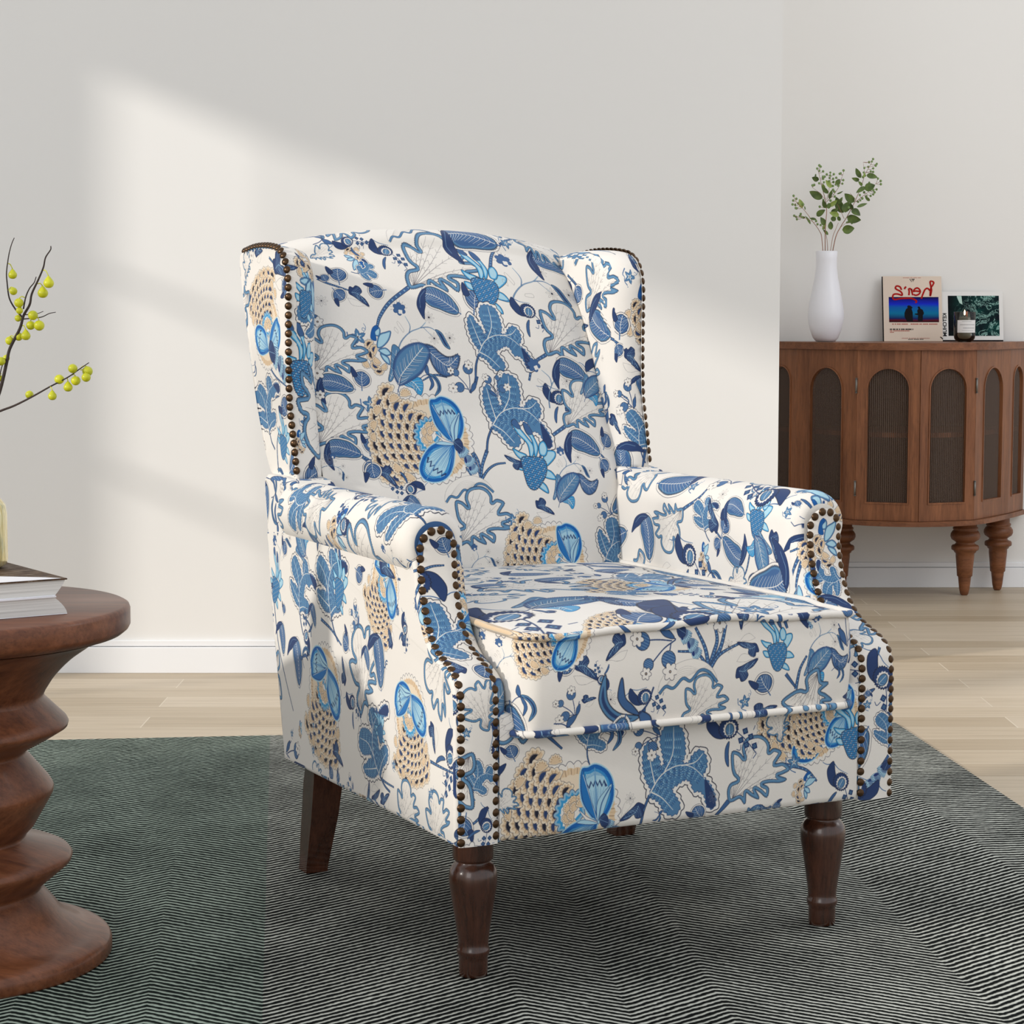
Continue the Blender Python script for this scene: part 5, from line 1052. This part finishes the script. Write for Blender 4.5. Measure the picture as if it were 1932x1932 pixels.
# ------------------------------------------------------------------ sideboard
M_cab = wood('sideboard_walnut', (.10, .034, .013), (.32, .125, .052), .42, .6, 'Z', coat=.05, spec=.3)
M_cabh = wood('sideboard_edge_walnut', (.09, .030, .012), (.28, .108, .045), .42, .6, 'X', coat=.05, spec=.3)
M_cabin = plain('sideboard_interior', (.055, .032, .022), .8, noise=.1)
def glass_mat():
    m = NT('fluted_smoked_glass'); tr = m.n('ShaderNodeBsdfTransparent'); tr.inputs[0].default_value = (.62, .50, .42, 1)
    gl = m.n('ShaderNodeBsdfGlossy'); gl.inputs['Roughness'].default_value = .18; gl.inputs[0].default_value = (.9, .9, .9, 1)
    df = m.n('ShaderNodeBsdfDiffuse'); df.inputs[0].default_value = (.17, .115, .085, 1)
    mx = m.n('ShaderNodeMixShader'); fr = m.n('ShaderNodeFresnel'); fr.inputs[0].default_value = 1.5
    mx2 = m.n('ShaderNodeMixShader'); mx2.inputs[0].default_value = .45; m.l(tr.outputs[0], mx2.inputs[1]); m.l(df.outputs[0], mx2.inputs[2])
    m.l(m.math('MULTIPLY', fr.outputs[0], .45), mx.inputs[0]); m.l(mx2.outputs[0], mx.inputs[1]); m.l(gl.outputs[0], mx.inputs[2]); m.l(mx.outputs[0], m.out.inputs[0]); return m.m
M_flute = glass_mat()
M_steel = plain('brushed_hinge_metal', (.20, .19, .17), .4, .8)
SX = 1.256
sb = empty('sideboard', (SX, FY-.016, 0), label='half-round walnut sideboard with arched fluted glass doors on turned legs', cat='cabinet')
PL = [(-.425, -.012), (-.342, -.156), (-.186, -.374), (0, -.442), (.186, -.374), (.342, -.156), (.425, -.012)]
def plate(name, z0, z1, out, mat, parent=sb):
    P = offset_poly([tuple(q) for q in spline(PL, 5)]+[(.425, 0), (-.425, 0)], -out-.003); P = [(p[0], min(p[1], 0)) for p in P]; n = len(P)
    b = MB(); b.add([(x, y, z0) for x, y in P]+[(x, y, z1) for x, y in P], [tuple(range(n))[::-1], tuple(range(n, 2*n))]+[(i, (i+1) % n, n+(i+1) % n, n+i) for i in range(n)], True)
    return b.build(name, mat, parent, smooth=False)
plate('top', .790, .8125, .007, M_cabh); plate('base_board', .2455, .2605, .004, M_cabh); plate('shelf', .520, .535, -.03, M_cab)
def facet(name, a, b_, door, hinge=None, fix=None):
    a = Vector((*a, 0)); b_ = Vector((*b_, 0)); d = (b_-a); L = d.length; ang = math.atan2(d.y, d.x)
    e = bpy.data.objects.new(name, None)
    z0, z1 = .2615, .789; g = .0012 if door else 0; T = .018
    cx = L/2; hw = {0: .068}.get(0) if door else min(L*.30, .075); az0 = z0+.052; az1 = z1-.052
    if L < .19: hw = .052
    # panel with an arched hole, ring of quads between outline and arch
    N = 24; arch = [(cx-hw, az0), (cx+hw, az0)]+[(cx+hw*math.cos(PI*k/N), az1-hw+hw*math.sin(PI*k/N)) for k in range(N+1)]
    outer = [(g, z0), (L-g, z0)]
    for k in range(N+1):
        t = k/N; 
        if t < .25: outer.append((L-g, az1-hw+(z1-az1+hw)*t/.25))
        elif t <= .75: outer.append((L-g-(L-2*g)*(t-.25)/.5, z1))
        else: outer.append((g, z1-(z1-az1+hw)*(t-.75)/.25))
    n = len(arch); v = []; f = []
    hole2 = [(cx+(x-cx)*(1-.0045/hw), z+(.0045 if z < az0+.001 else -.0045*max(0, (z-(az1-hw))/hw))) for x, z in arch]
    rings = [(outer, T), (outer, 0), (arch, 0), (arch, -.0025), (hole2, -.0025), (hole2, T)]
    for ring, y in rings:
        for x, z in ring: v.append((x, y, z))
    R = len(rings)
    for r in range(R-1):
        for i in range(n): i2 = (i+1) % n; f.append((r*n+i, r*n+i2, (r+1)*n+i2, (r+1)*n+i))
    for i in range(n): i2 = (i+1) % n; f.append(((R-1)*n+i, (R-1)*n+i2, i2, i))
    M = Matrix.Translation(a) @ Matrix.Rotation(ang, 4, 'Z')
    m_ = MB(); m_.add([tuple(M @ Vector(p)) for p in v], f, True); p = m_.build(name, M_cab, sb, smooth=False)
    # fluted pane
    gv_ = []; gf = []; nf = int(hw*2/.0062); xs = []
    for k in range(nf*6+1): xs.append(cx-hw+2*hw*k/(nf*6))
    for k, x in enumerate(xs):
        y = .011-.0028*abs(math.sin(PI*k/6)); top = az1-hw+math.sqrt(max(0, hw*hw-(x-cx)**2))
        gv_ += [(x, y, az0), (x, y, top)]
    for k in range(len(xs)-1): gf.append((2*k, 2*k+2, 2*k+3, 2*k+1))
    m_ = MB(); m_.add([tuple(M @ Vector(q)) for q in gv_], gf); m_.build('glass_pane', M_flute, p, smooth=False)
    if hinge is not None:
        hx = 0.0 if hinge == 'L' else L
        for hz in (.36, .68):
            m_ = MB(); m_.tube([M @ Vector((hx, -.003, hz-.022)), M @ Vector((hx, -.003, hz+.022))], .0034, 10)
            for dz in (-.0235, .022): m_.tube([M @ Vector((hx, -.003, hz+dz)), M @ Vector((hx, -.003, hz+dz+.0015))], .0042, 10)
            tag(m_.build('hinge', M_steel, p), 'grey metal hinge')
    return p
facet('side_panel', PL[0], PL[1], 0); facet('side_panel', PL[1], PL[2], 0); facet('door', PL[2], PL[3], 1, 'L'); facet('door', PL[3], PL[4], 1, 'R')
facet('side_panel', PL[4], PL[5], 0); facet('side_panel', PL[5], PL[6], 0)
box_obj('back_panel', -.425, .425, -.010, 0, .2455, .79, M_cabin, sb)
lp = [(.0, .0), (.009, .0), (.013, .004), (.0165, .02), (.0205, .056), (.0208, .060), (.0245, .063), (.0262, .09), (.0295, .125), (.0297, .136), (.034, .139), (.036, .144), (.042, .147), (.0437, .150), (.0437, .158), (.041, .162), (.034, .164), (.030, .168), (.030, .172), (.036, .176), (.0435, .181), (.0472, .190), (.0465, .199), (.041, .208), (.037, .211), (.040, .214), (.040, .219), (.036, .222), (.036, .246)]
for x, y in ((-.20, -.19), (.20, -.19), (-.335, -.062), (.335, -.062)): lathe_obj('leg', lp, M_cabh, sb, 40, (x, y, 0))
CT_ = .8125
# white vase
M_por = plain('matte_white_porcelain', (.80, .80, .84), .35, noise=.01)
WV = (1.003, 6.88)
wv = lathe_obj('vase', [(.0, .0006), (.026, .0006), (.032, .003), (.040, .012), (.049, .035), (.0562, .066), (.0575, .082), (.0565, .098), (.052, .130), (.045, .165), (.037, .205), (.0335, .235), (.0330, .262), (.0345, .2875), (.0335, .2885), (.0325, .287), (.031, .26), (.0315, .22), (.04, .16), (.05, .10), (.05, .06), (.03, .01), (0, .008)], M_por, None, 64)
wv.location = (WV[0], WV[1], CT_); tag(wv, 'tall white pear-shaped vase holding berry branches on the sideboard', 'vase')
M_stem = plain('reddish_stem', (.30, .13, .07), .6, noise=.2)
def leafmat(n, a, b):
    m = NT(n); w = m.noise(m.coord('Object'), 45, 3); m.l(m.ramp(w, [(.3, a), (.7, b)]), m.b.inputs['Base Color']); m.b.inputs['Roughness'].default_value = .5; return m.m
M_leaf = leafmat('green_leaf', (.035, .065, .010), (.12, .19, .03)); M_leafl = leafmat('light_green_leaf', (.17, .25, .04), (.33, .42, .09))
M_berry = leafmat('green_berry', (.05, .10, .03), (.22, .34, .10))
K = .0001936
def bp(x, y, dy=0): return Vector((WV[0]+(x-770)*K, WV[1]+dy, CT_+.288+(1640-y)*K))
rb_ = random.Random(3)
def berry_branch(label, lines, leaves, berries):
    e = empty('berry_branch', (WV[0], WV[1], CT_+.16), label=label, cat='branch', group='berry branches in the white vase'); o_ = e.location
    m = MB(); pts_all = []
    for pts, r0, r1, dep in lines:
        pp = [Vector(p) for p in spline([bp(x, y, dep*(k/(len(pts)-1))) if not (k == 0 and y > 1630) else Vector((WV[0]+(x-770)*K*.3, WV[1], CT_+.17)) for k, (x, y) in enumerate(pts)], 6)]
        m.tube([p-o_ for p in pp], [r0+(r1-r0)*k/(len(pp)-1) for k in range(len(pp))], 7); pts_all += pp
    m.build('stem', M_stem, e)
    for (x0, y0, x1, y1, w, lt) in leaves:
        m = MB(); dy = rb_.uniform(-.02, .02); a = bp(x0, y0, dy)-o_; b_ = bp(x1, y1, dy+rb_.uniform(-.012, .012))-o_; d = b_-a; L = d.length; t = d/L
        side = t.cross(Vector((0, -1, 0))).normalized(); tilt = rb_.uniform(-.5, .5); nn = side.cross(t).normalized(); side = (side*math.cos(tilt)+nn*math.sin(tilt)); nn = side.cross(t)
        wd = w*K*.5; v = []; f = []; n = 10
        for k in range(n+1):
            u = k/n; ww = wd*(math.sin(PI*u**.75))**.8 if 0 < u < 1 else .0001; c = a+t*L*u+nn*(.06*L*math.sin(PI*u))
            for q in (-1, -.5, 0, .5, 1): v.append(c+side*ww*q+nn*abs(q)*ww*.28)
        for k in range(n):
            for q in range(4): f.append((k*5+q, k*5+q+1, (k+1)*5+q+1, (k+1)*5+q))
        m.add(v, f); q_o = m.build('leaf', M_leafl if lt else M_leaf, e)
        if lt: tag(q_o, 'pale yellow-green leaf')
    tw = MB()
    for (x, y) in berries:
        dy = rb_.uniform(-.02, .02); c = bp(x, y, dy)-o_; q_o = bpy.data.objects.new('berry', berry_me); COL.objects.link(q_o); q_o.parent = e; q_o.location = c; r_s = rb_.uniform(.9, 1.1); q_o.scale = (r_s, r_s, r_s*1.05)
        q = min(pts_all, key=lambda p: ((p-o_)-c).length+max(0, (p-o_).z-c.z)*.6)-o_
        tw.tube([c, (c+q)/2+Vector((0, 0, -.002)), q], .0006, 5, False)
    tw.build('stalks', M_stem, e)
_b = MB(); _b.ball((0, 0, 0), .0038, 12, 8); berry_me = bpy.data.meshes.new('berry'); berry_me.from_pydata(_b.v, [], _b.f); berry_me.materials.append(M_berry); berry_me.polygons.foreach_set('use_smooth', [True]*len(_b.f))
berry_branch('left-leaning leafy berry branch in the white vase',
    [([(700, 1640), (690, 1480), (640, 1310), (520, 1150), (430, 1030), (350, 940), (240, 830)], .0013, .0006, -.02), ([(520, 1150), (420, 1110), (300, 1080)], .0007, .0004, -.02)],
    [(350, 940, 300, 790, 85, 1), (500, 1200, 410, 1060, 45, 0), (580, 1130, 470, 1105, 45, 0), (400, 970, 395, 900, 22, 0), (420, 1090, 340, 1080, 40, 0)],
    [(205, 740), (270, 780), (215, 810), (187, 880), (245, 885), (240, 940), (265, 940), (238, 1057), (272, 1075), (282, 1115), (335, 1060), (350, 1085), (365, 880), (290, 860), (585, 1150), (610, 1200), (338, 1030)])
berry_branch('upright middle leafy berry branch in the white vase',
    [([(735, 1640), (742, 1350), (762, 1000), (745, 820), (690, 620), (655, 470), (625, 340)], .0015, .0006, .01), ([(745, 1640), (790, 1640), (770, 1380), (740, 1240)], .0011, .0006, .02),
     ([(760, 830), (860, 730), (950, 590), (1000, 430), (1020, 370)], .0009, .0004, -.01), ([(740, 800), (640, 690), (520, 600)], .0007, .0004, 0), ([(760, 800), (800, 600), (820, 420)], .0008, .0004, 0)],
    [(640, 470, 525, 430, 90, 0), (700, 775, 490, 655, 130, 0), (775, 700, 665, 575, 75, 0), (730, 640, 700, 530, 60, 1), (825, 610, 735, 480, 75, 1), (740, 940, 680, 800, 75, 0), (610, 1060, 745, 960, 100, 0), (725, 1215, 650, 1085, 95, 0), (790, 900, 955, 800, 85, 1), (850, 1040, 940, 940, 100, 0), (835, 1290, 830, 1150, 90, 0), (790, 1375, 715, 1285, 50, 0), (910, 712, 1015, 662, 28, 0), (900, 560, 960, 470, 80, 0), (790, 790, 830, 640, 60, 0), (790, 950, 800, 850, 80, 0), (960, 1060, 800, 1010, 90, 1), (860, 1150, 900, 1060, 90, 0), (700, 1290, 760, 1180, 50, 1), (560, 440, 575, 375, 30, 0)],
    [(625, 245), (655, 260), (582, 300), (635, 330), (697, 337), (680, 430), (720, 425), (750, 390), (820, 355), (857, 390), (815, 440), (858, 460), (905, 445), (960, 380), (985, 370), (1025, 325), (1012, 487), (1020, 535), (940, 575), (895, 555), (855, 577), (620, 537), (518, 568), (548, 560), (800, 410), (870, 510), (930, 490), (850, 640), (870, 670), (715, 800), (885, 750), (650, 912), (660, 1215), (690, 460), (790, 500), (835, 690), (820, 815), (700, 520)])
berry_branch('tallest right-leaning leafy berry branch in the white vase',
    [([(800, 1640), (900, 1480), (1000, 1240), (1100, 1080), (1220, 850), (1330, 590), (1400, 380), (1490, 220)], .0016, .0006, .02), ([(1230, 840), (1340, 750), (1440, 670), (1560, 540)], .0009, .0004, 0),
     ([(770, 1640), (845, 1500), (905, 1280), (940, 1180)], .001, .0006, -.02), ([(1050, 1110), (980, 970), (925, 870)], .0008, .0005, -.01), ([(1370, 350), (1350, 190)], .0006, .0003, 0), ([(1230, 790), (1140, 690)], .0007, .0005, 0), ([(990, 1250), (1090, 1180), (1180, 1180)], .0006, .0004, 0)],
    [(1050, 1010, 930, 745, 150, 0), (1060, 1010, 1120, 830, 140, 0), (1205, 840, 1045, 700, 130, 0), (1025, 1290, 1228, 1262, 150, 0), (1090, 1085, 1318, 1135, 150, 0), (1170, 960, 1315, 1060, 120, 0), (1240, 925, 1420, 862, 55, 0), (1330, 440, 1250, 275, 85, 0), (1290, 485, 1155, 448, 70, 0), (1395, 405, 1575, 445, 95, 0), (1385, 640, 1550, 560, 150, 0), (1395, 590, 1240, 690, 80, 0), (1480, 815, 1395, 740, 50, 0), (1335, 575, 1260, 500, 50, 0), (1190, 960, 1150, 850, 70, 0), (1000, 1140, 960, 1060, 60, 0), (1350, 440, 1365, 370, 40, 1), (930, 870, 1000, 760, 60, 0)],
    [(1512, 138), (1445, 190), (1475, 185), (1560, 222), (1540, 250), (1445, 260), (1515, 290), (1470, 340), (1520, 345), (1365, 285), (1355, 360), (1350, 430), (1380, 410), (1585, 460), (1645, 493), (1640, 548), (1580, 630), (1540, 680), (1530, 710), (1487, 735), (1515, 650), (1460, 520), (1300, 725), (1385, 675), (1340, 780), (1285, 830), (1310, 810), (1420, 740), (1160, 865), (1130, 1160), (1180, 1180), (1100, 1170), (1110, 930)])

# ---- printed sleeve and framed print leaning on the wall
def flat_poly(pts, m_, y, z=0): return
def text_mesh(txt, size):
    c = bpy.data.curves.new('t', 'FONT'); c.body = txt; c.size = size; c.align_x = 'CENTER'; c.extrude = .00015; c.offset = .0004; c.resolution_u = 3
    o = bpy.data.objects.new('t', c); COL.objects.link(o); bpy.context.view_layer.update()
    me = bpy.data.meshes.new_from_object(o); bpy.data.objects.remove(o); return me
def lean(name, x, w, h, ybot, ytop, t, mat, **k):
    an = math.atan2(ytop-ybot, math.sqrt(max(1e-6, h*h-(ytop-ybot)**2)))
    e = empty(name, (x, ybot, CT_+.0005), **k); e.rotation_euler = (-an, 0, 0); return e
def stroke(b, pts, w, y=-.0004):
    pp = [np.array(p, float) for p in spline(pts, 5)]; n = len(pp); v = []; f = []
    for i, p in enumerate(pp):
        t = pp[min(i+1, n-1)]-pp[max(i-1, 0)]; t /= max(1e-9, np.linalg.norm(t)); q = np.array([-t[1], t[0]])*w/2
        for yy in (y, y-.0003): v += [(p[0]+q[0], yy, p[1]+q[1]), (p[0]-q[0], yy, p[1]-q[1])]
    for i in range(n-1): a = i*4; c = a+4; f += [(a+2, a+3, c+3, c+2), (a, c, c+1, a+1), (a, a+2, c+2, c), (a+1, c+1, c+3, a+3)]
    f += [(0, 1, 3, 2), (n*4-4, n*4-2, n*4-1, n*4-3)]
    b.add(v, f, True)
M_cream = plain('cream_card', srgb(214, 196, 178), .5, noise=.02); M_black = plain('black_ink', (.006, .006, .008), .7, spec=.1); M_red = plain('red_ink', srgb(165, 22, 18), .7, spec=.1)
M_dred = plain('brick_red_ink', srgb(170, 70, 50), .5)
SC = .19/730.    # sleeve drawing measured in 730 units across
sl = lean('record_sleeve', 1.304, .19, .21, 6.985, 7.028, .006, M_cream, label='cream printed card sleeve with red script and blue sunset picture, leaning on the wall', cat='record sleeve')
HS = .2155
box_obj('card', -.0955, .0955, 0, .005, 0, HS, M_cream, sl, .0005); tag(box_obj('spine_edge', -.0985, -.0956, .0005, .0055, 0, HS-.001, M_black, sl), 'black edge')
def sp_(x, y): return ((x-530)*SC, HS-(y-152)*(HS/845.))     # from the enlarged view of the sleeve
def sunset():
    m = NT('sunset_print'); sp = m.n('ShaderNodeSeparateXYZ'); m.l(m.coord('Generated'), sp.inputs[0])
    n = m.noise(m.coord('Object', (10, 1, 60)), 2, 3); z = m.math('ADD', sp.outputs[2], m.math('MULTIPLY', m.math('SUBTRACT', n, .5), .08))
    m.l(m.ramp(z, [(0, srgb(25, 8, 22)), (.08, srgb(90, 22, 30)), (.14, srgb(20, 30, 90)), (.35, srgb(10, 110, 150)), (.58, srgb(12, 90, 165)), (.72, srgb(20, 40, 190)), (.92, srgb(20, 20, 110)), (1, srgb(10, 10, 40))]), m.b.inputs['Base Color'])
    m.b.inputs['Roughness'].default_value = .7; m.b.inputs['Specular IOR Level'].default_value = .1; return m.m
x0, z1 = sp_(232, 423); x1, z0 = sp_(855, 750)
pc = box_obj('picture_print', x0, x1, -.0004, 0, z0, z1, sunset(), sl)
def fig(pts):
    b = MB(); P = [sp_(x, y) for x, y in pts]; n = len(P)
    b.add([(x, -.0006, z) for x, z in P]+[(x, -.0004, z) for x, z in P], [tuple(range(n))]+[(i, n+i, n+(i+1) % n, (i+1) % n) for i in range(n)], True); b.build('figure_print', M_black, pc, smooth=False)
fig([(455, 740), (425, 680), (425, 630), (445, 580), (465, 565), (462, 540), (480, 530), (500, 535), (530, 560), (515, 575), (528, 620), (528, 740)])
fig([(590, 735), (595, 660), (555, 650), (555, 638), (590, 635), (585, 600), (600, 575), (590, 555), (600, 545), (618, 550), (625, 572), (655, 590), (670, 635), (655, 660), (650, 735)])
b = MB()
for pts in ([(775, 215), (800, 235), (785, 270), (765, 300), (755, 350), (750, 410)], [(775, 215), (755, 225), (762, 280), (770, 330), (762, 380), (752, 412)], [(752, 340), (720, 310), (690, 325), (672, 360), (655, 400), (640, 445)],
            [(625, 350), (570, 345), (545, 350), (555, 325), (590, 305), (620, 325), (628, 360), (605, 390), (570, 400), (545, 390)], [(535, 400), (525, 360), (520, 315)], [(525, 340), (505, 315), (485, 320), (490, 350), (485, 400)],
            [(455, 290), (440, 300), (432, 320)], [(395, 330), (375, 290), (335, 280), (318, 305), (335, 325), (365, 340), (395, 365), (400, 400), (350, 385), (305, 385), (285, 405), (285, 440), (310, 455), (370, 445), (440, 440), (510, 440), (560, 460), (580, 480), (565, 500)]):
    stroke(b, [sp_(*p) for p in pts], .0052, -.0006)
b.build('lettering', M_red, sl, smooth=False)
def mini(name, x0, x1, y, hpx, mat, seed, par=sl, gap=.28):
    r = random.Random(seed); b = MB(); x = x0
    while x < x1:
        w = r.uniform(8, 17)
        a, zt = sp_(x, y-hpx/2); c, zb = sp_(min(x+w, x1), y+hpx/2); b.box(a, c, -.0004, 0, zb, zt); x += w+r.choice([3, 3, 3, 12])
    b.build(name, mat, par, smooth=False)
mini('small_print', 268, 465, 774, 13, M_dred, 1); mini('small_print', 500, 835, 774, 13, M_dred, 2); mini('small_print', 240, 530, 842, 17, M_black, 3); mini('small_print', 240, 495, 862, 11, M_dred, 4); mini('small_print', 240, 290, 880, 10, M_dred, 9)
mini('small_print', 385, 735, 957, 6, M_dred, 5); mini('small_print', 465, 655, 971, 9, M_black, 6); mini('small_print', 415, 640, 173, 6, M_dred, 7); mini('small_print', 500, 560, 192, 12, M_black, 8); mini('small_print', 508, 552, 207, 10, M_black, 10); mini('small_print', 515, 545, 221, 7, M_black, 11)
b = MB(); stroke(b, [sp_(868, 940), sp_(885, 955), sp_(898, 968)], .003); b.build('small_print', M_black, sl, smooth=False)

M_frame = plain('white_print_border', srgb(222, 220, 216), .45, noise=.01)
fr = lean('framed_print', 1.494, .2, .16, 7.0, 7.03, .01, M_frame, label='white-bordered print of dark green sea foam leaning on the wall behind the candle', cat='picture')
HF = .1635; WF = .213
box_obj('border', -WF/2, WF/2, 0, .006, .004, HF, M_frame, fr, .0006); tag(box_obj('bottom_edge', -WF/2+.002, WF/2-.001, .0008, .0055, 0, .0039, M_black, fr), 'black edge')
def sea():
    m = NT('sea_foam_print'); co = m.coord('Object', (1, 1, 1)); n = m.noise(co, 26, 7, .68, 1.2); n2 = m.noise(co, 14, 3, .5, .8)
    f = m.math('ABSOLUTE', m.math('SUBTRACT', n, .5)); v = m.ramp(f, [(0, (.9, .9, .9)), (.010, (.28, .28, .28)), (.030, (0, 0, 0))])
    sp = m.n('ShaderNodeSeparateXYZ'); m.l(m.coord('Generated'), sp.inputs[0]); lf = m.math('SMOOTH_MIN', m.math('MULTIPLY', sp.outputs[0], 1.7), 1, .1)
    base = m.ramp(n2, [(.35, (.002, .003, .008)), (.5, (.002, .022, .022)), (.68, (.004, .075, .06))])
    k = m.math('MULTIPLY', m.math('MULTIPLY', v, lf), lf)
    m.l(m.mix(k, m.mix(lf, (.001, .001, .003, 1), base), (.45, .80, .70, 1)), m.b.inputs['Base Color']); m.b.inputs['Roughness'].default_value = .7; m.b.inputs['Specular IOR Level'].default_value = .1; return m.m
def q_(x, y): return ((x-1280)*(WF/740.), HF-(y-352)*((HF)/648.))
x0, z1 = q_(1028, 405); x1, z0 = q_(1606, 930)
pr = box_obj('picture_print', x0, x1, -.0004, 0, z0, z1, sea(), fr)
b = MB(); P = [q_(*p) for p in ((1128, 408), (1182, 408), (1192, 520), (1160, 500), (1140, 450))]; n = len(P)
b.add([(x, -.0006, z) for x, z in P]+[(x, -.0004, z) for x, z in P], [tuple(range(n))]+[(i, n+i, n+(i+1) % n, (i+1) % n) for i in range(n)], True); b.build('pale_shape_print', plain('pale_mint_ink', (.42, .60, .52), .5), pr, smooth=False)
me = text_mesh('KETCHUM', .0165); me.materials.append(M_black)
t_ = bpy.data.objects.new('lettering', me); COL.objects.link(t_); t_.parent = fr
me.transform(Matrix.Scale(-1, 4, (1, 0, 0)))       # the print is reversed
me.transform(Matrix.Rotation(PI/2, 4, 'Z')); me.transform(Matrix.Rotation(PI/2, 4, 'X')); me.flip_normals()
xx, zz = q_(1000, 760); t_.location = (xx+.002, -.0003, zz-.006)

# ---- candle
cd = empty('candle', (1.441, 6.85, CT_), label='lit candle in smoked glass jar with white label, in front of the prints', cat='candle')
def smoke():
    m = NT('smoked_glass'); tr = m.n('ShaderNodeBsdfTransparent'); tr.inputs[0].default_value = (.88, .87, .82, 1); gl = m.n('ShaderNodeBsdfGlossy'); gl.inputs['Roughness'].default_value = .05
    mx = m.n('ShaderNodeMixShader'); fr_ = m.n('ShaderNodeFresnel'); fr_.inputs[0].default_value = 1.5; m.l(fr_.outputs[0], mx.inputs[0]); m.l(tr.outputs[0], mx.inputs[1]); m.l(gl.outputs[0], mx.inputs[2]); m.l(mx.outputs[0], m.out.inputs[0]); return m.m
lathe_obj('jar', [(0, 0), (.018, 0), (.026, .003), (.032, .011), (.034, .022), (.034, .095), (.0332, .0955), (.0322, .095), (.0322, .022), (.030, .012), (.024, .006), (0, .004)], smoke(), cd, 48)
lathe_obj('wax', [(0, .0045), (.0235, .0065), (.0295, .0125), (.0318, .022), (.0318, .079), (0, .080)], plain('grey_green_wax', (.27, .26, .21), .6, noise=.03), cd, 40)
lb = MB(); v = []; f = []
for k in range(21):
    a = -PI/2-.92+1.95*k/20
    for z in (.030, .0695): v.append((.0345*math.cos(a), .0345*math.sin(a), z))
for k in range(20): f.append((2*k, 2*k+2, 2*k+3, 2*k+1))
lb.add(v, f); lbo = lb.build('label', plain('white_label', (.80, .79, .77), .6), cd)
r_ = random.Random(8)
for z, a0, a1, h in ((.065, -.45, .45, .0012), (.055, -.62, .85, .0020), (.0445, -.35, .80, .0020), (.0365, -.45, .55, .0010)):
    a = a0
    while a < a1:
        w = r_.uniform(.05, .12); v = []; aa = -PI/2+a
        for t in (0, .5, 1):
            for zz in (z-h/2, z+h/2): v.append((.0347*math.cos(aa+w*t), .0347*math.sin(aa+w*t), zz))
        b = MB(); b.add(v, [(0, 2, 3, 1), (2, 4, 5, 3)]); 
        if a == a0: acc = MB()
        acc.add(v, [(0, 2, 3, 1), (2, 4, 5, 3)]); a += w+.035
    acc.build('small_print', M_black if False else plain('grey_ink', (.25, .25, .25), .6), lbo)
b = MB(); b.tube([(-.002, -.006, .079), (-.002, -.006, .086)], .0008, 6); b.build('wick', M_black, cd)
m = NT('candle_flame'); m.b.inputs['Emission Color'].default_value = (1, .72, .42, 1); m.b.inputs['Emission Strength'].default_value = 6; m.b.inputs['Base Color'].default_value = (0, 0, 0, 1)
lathe_obj('flame', [(0, .084), (.0022, .087), (.0030, .091), (.0024, .096), (.0012, .100), (0, .103)], m.m, cd, 16, (-.002, -.006, 0))
tag(lathe_obj('wooden_stick', [(0, 0), (.0035, 0), (.0035, .019), (0, .019)], plain('copper_brown', (.30, .09, .04), .5), cd, 12, (.007, .004, .078)), 'copper-brown stick')
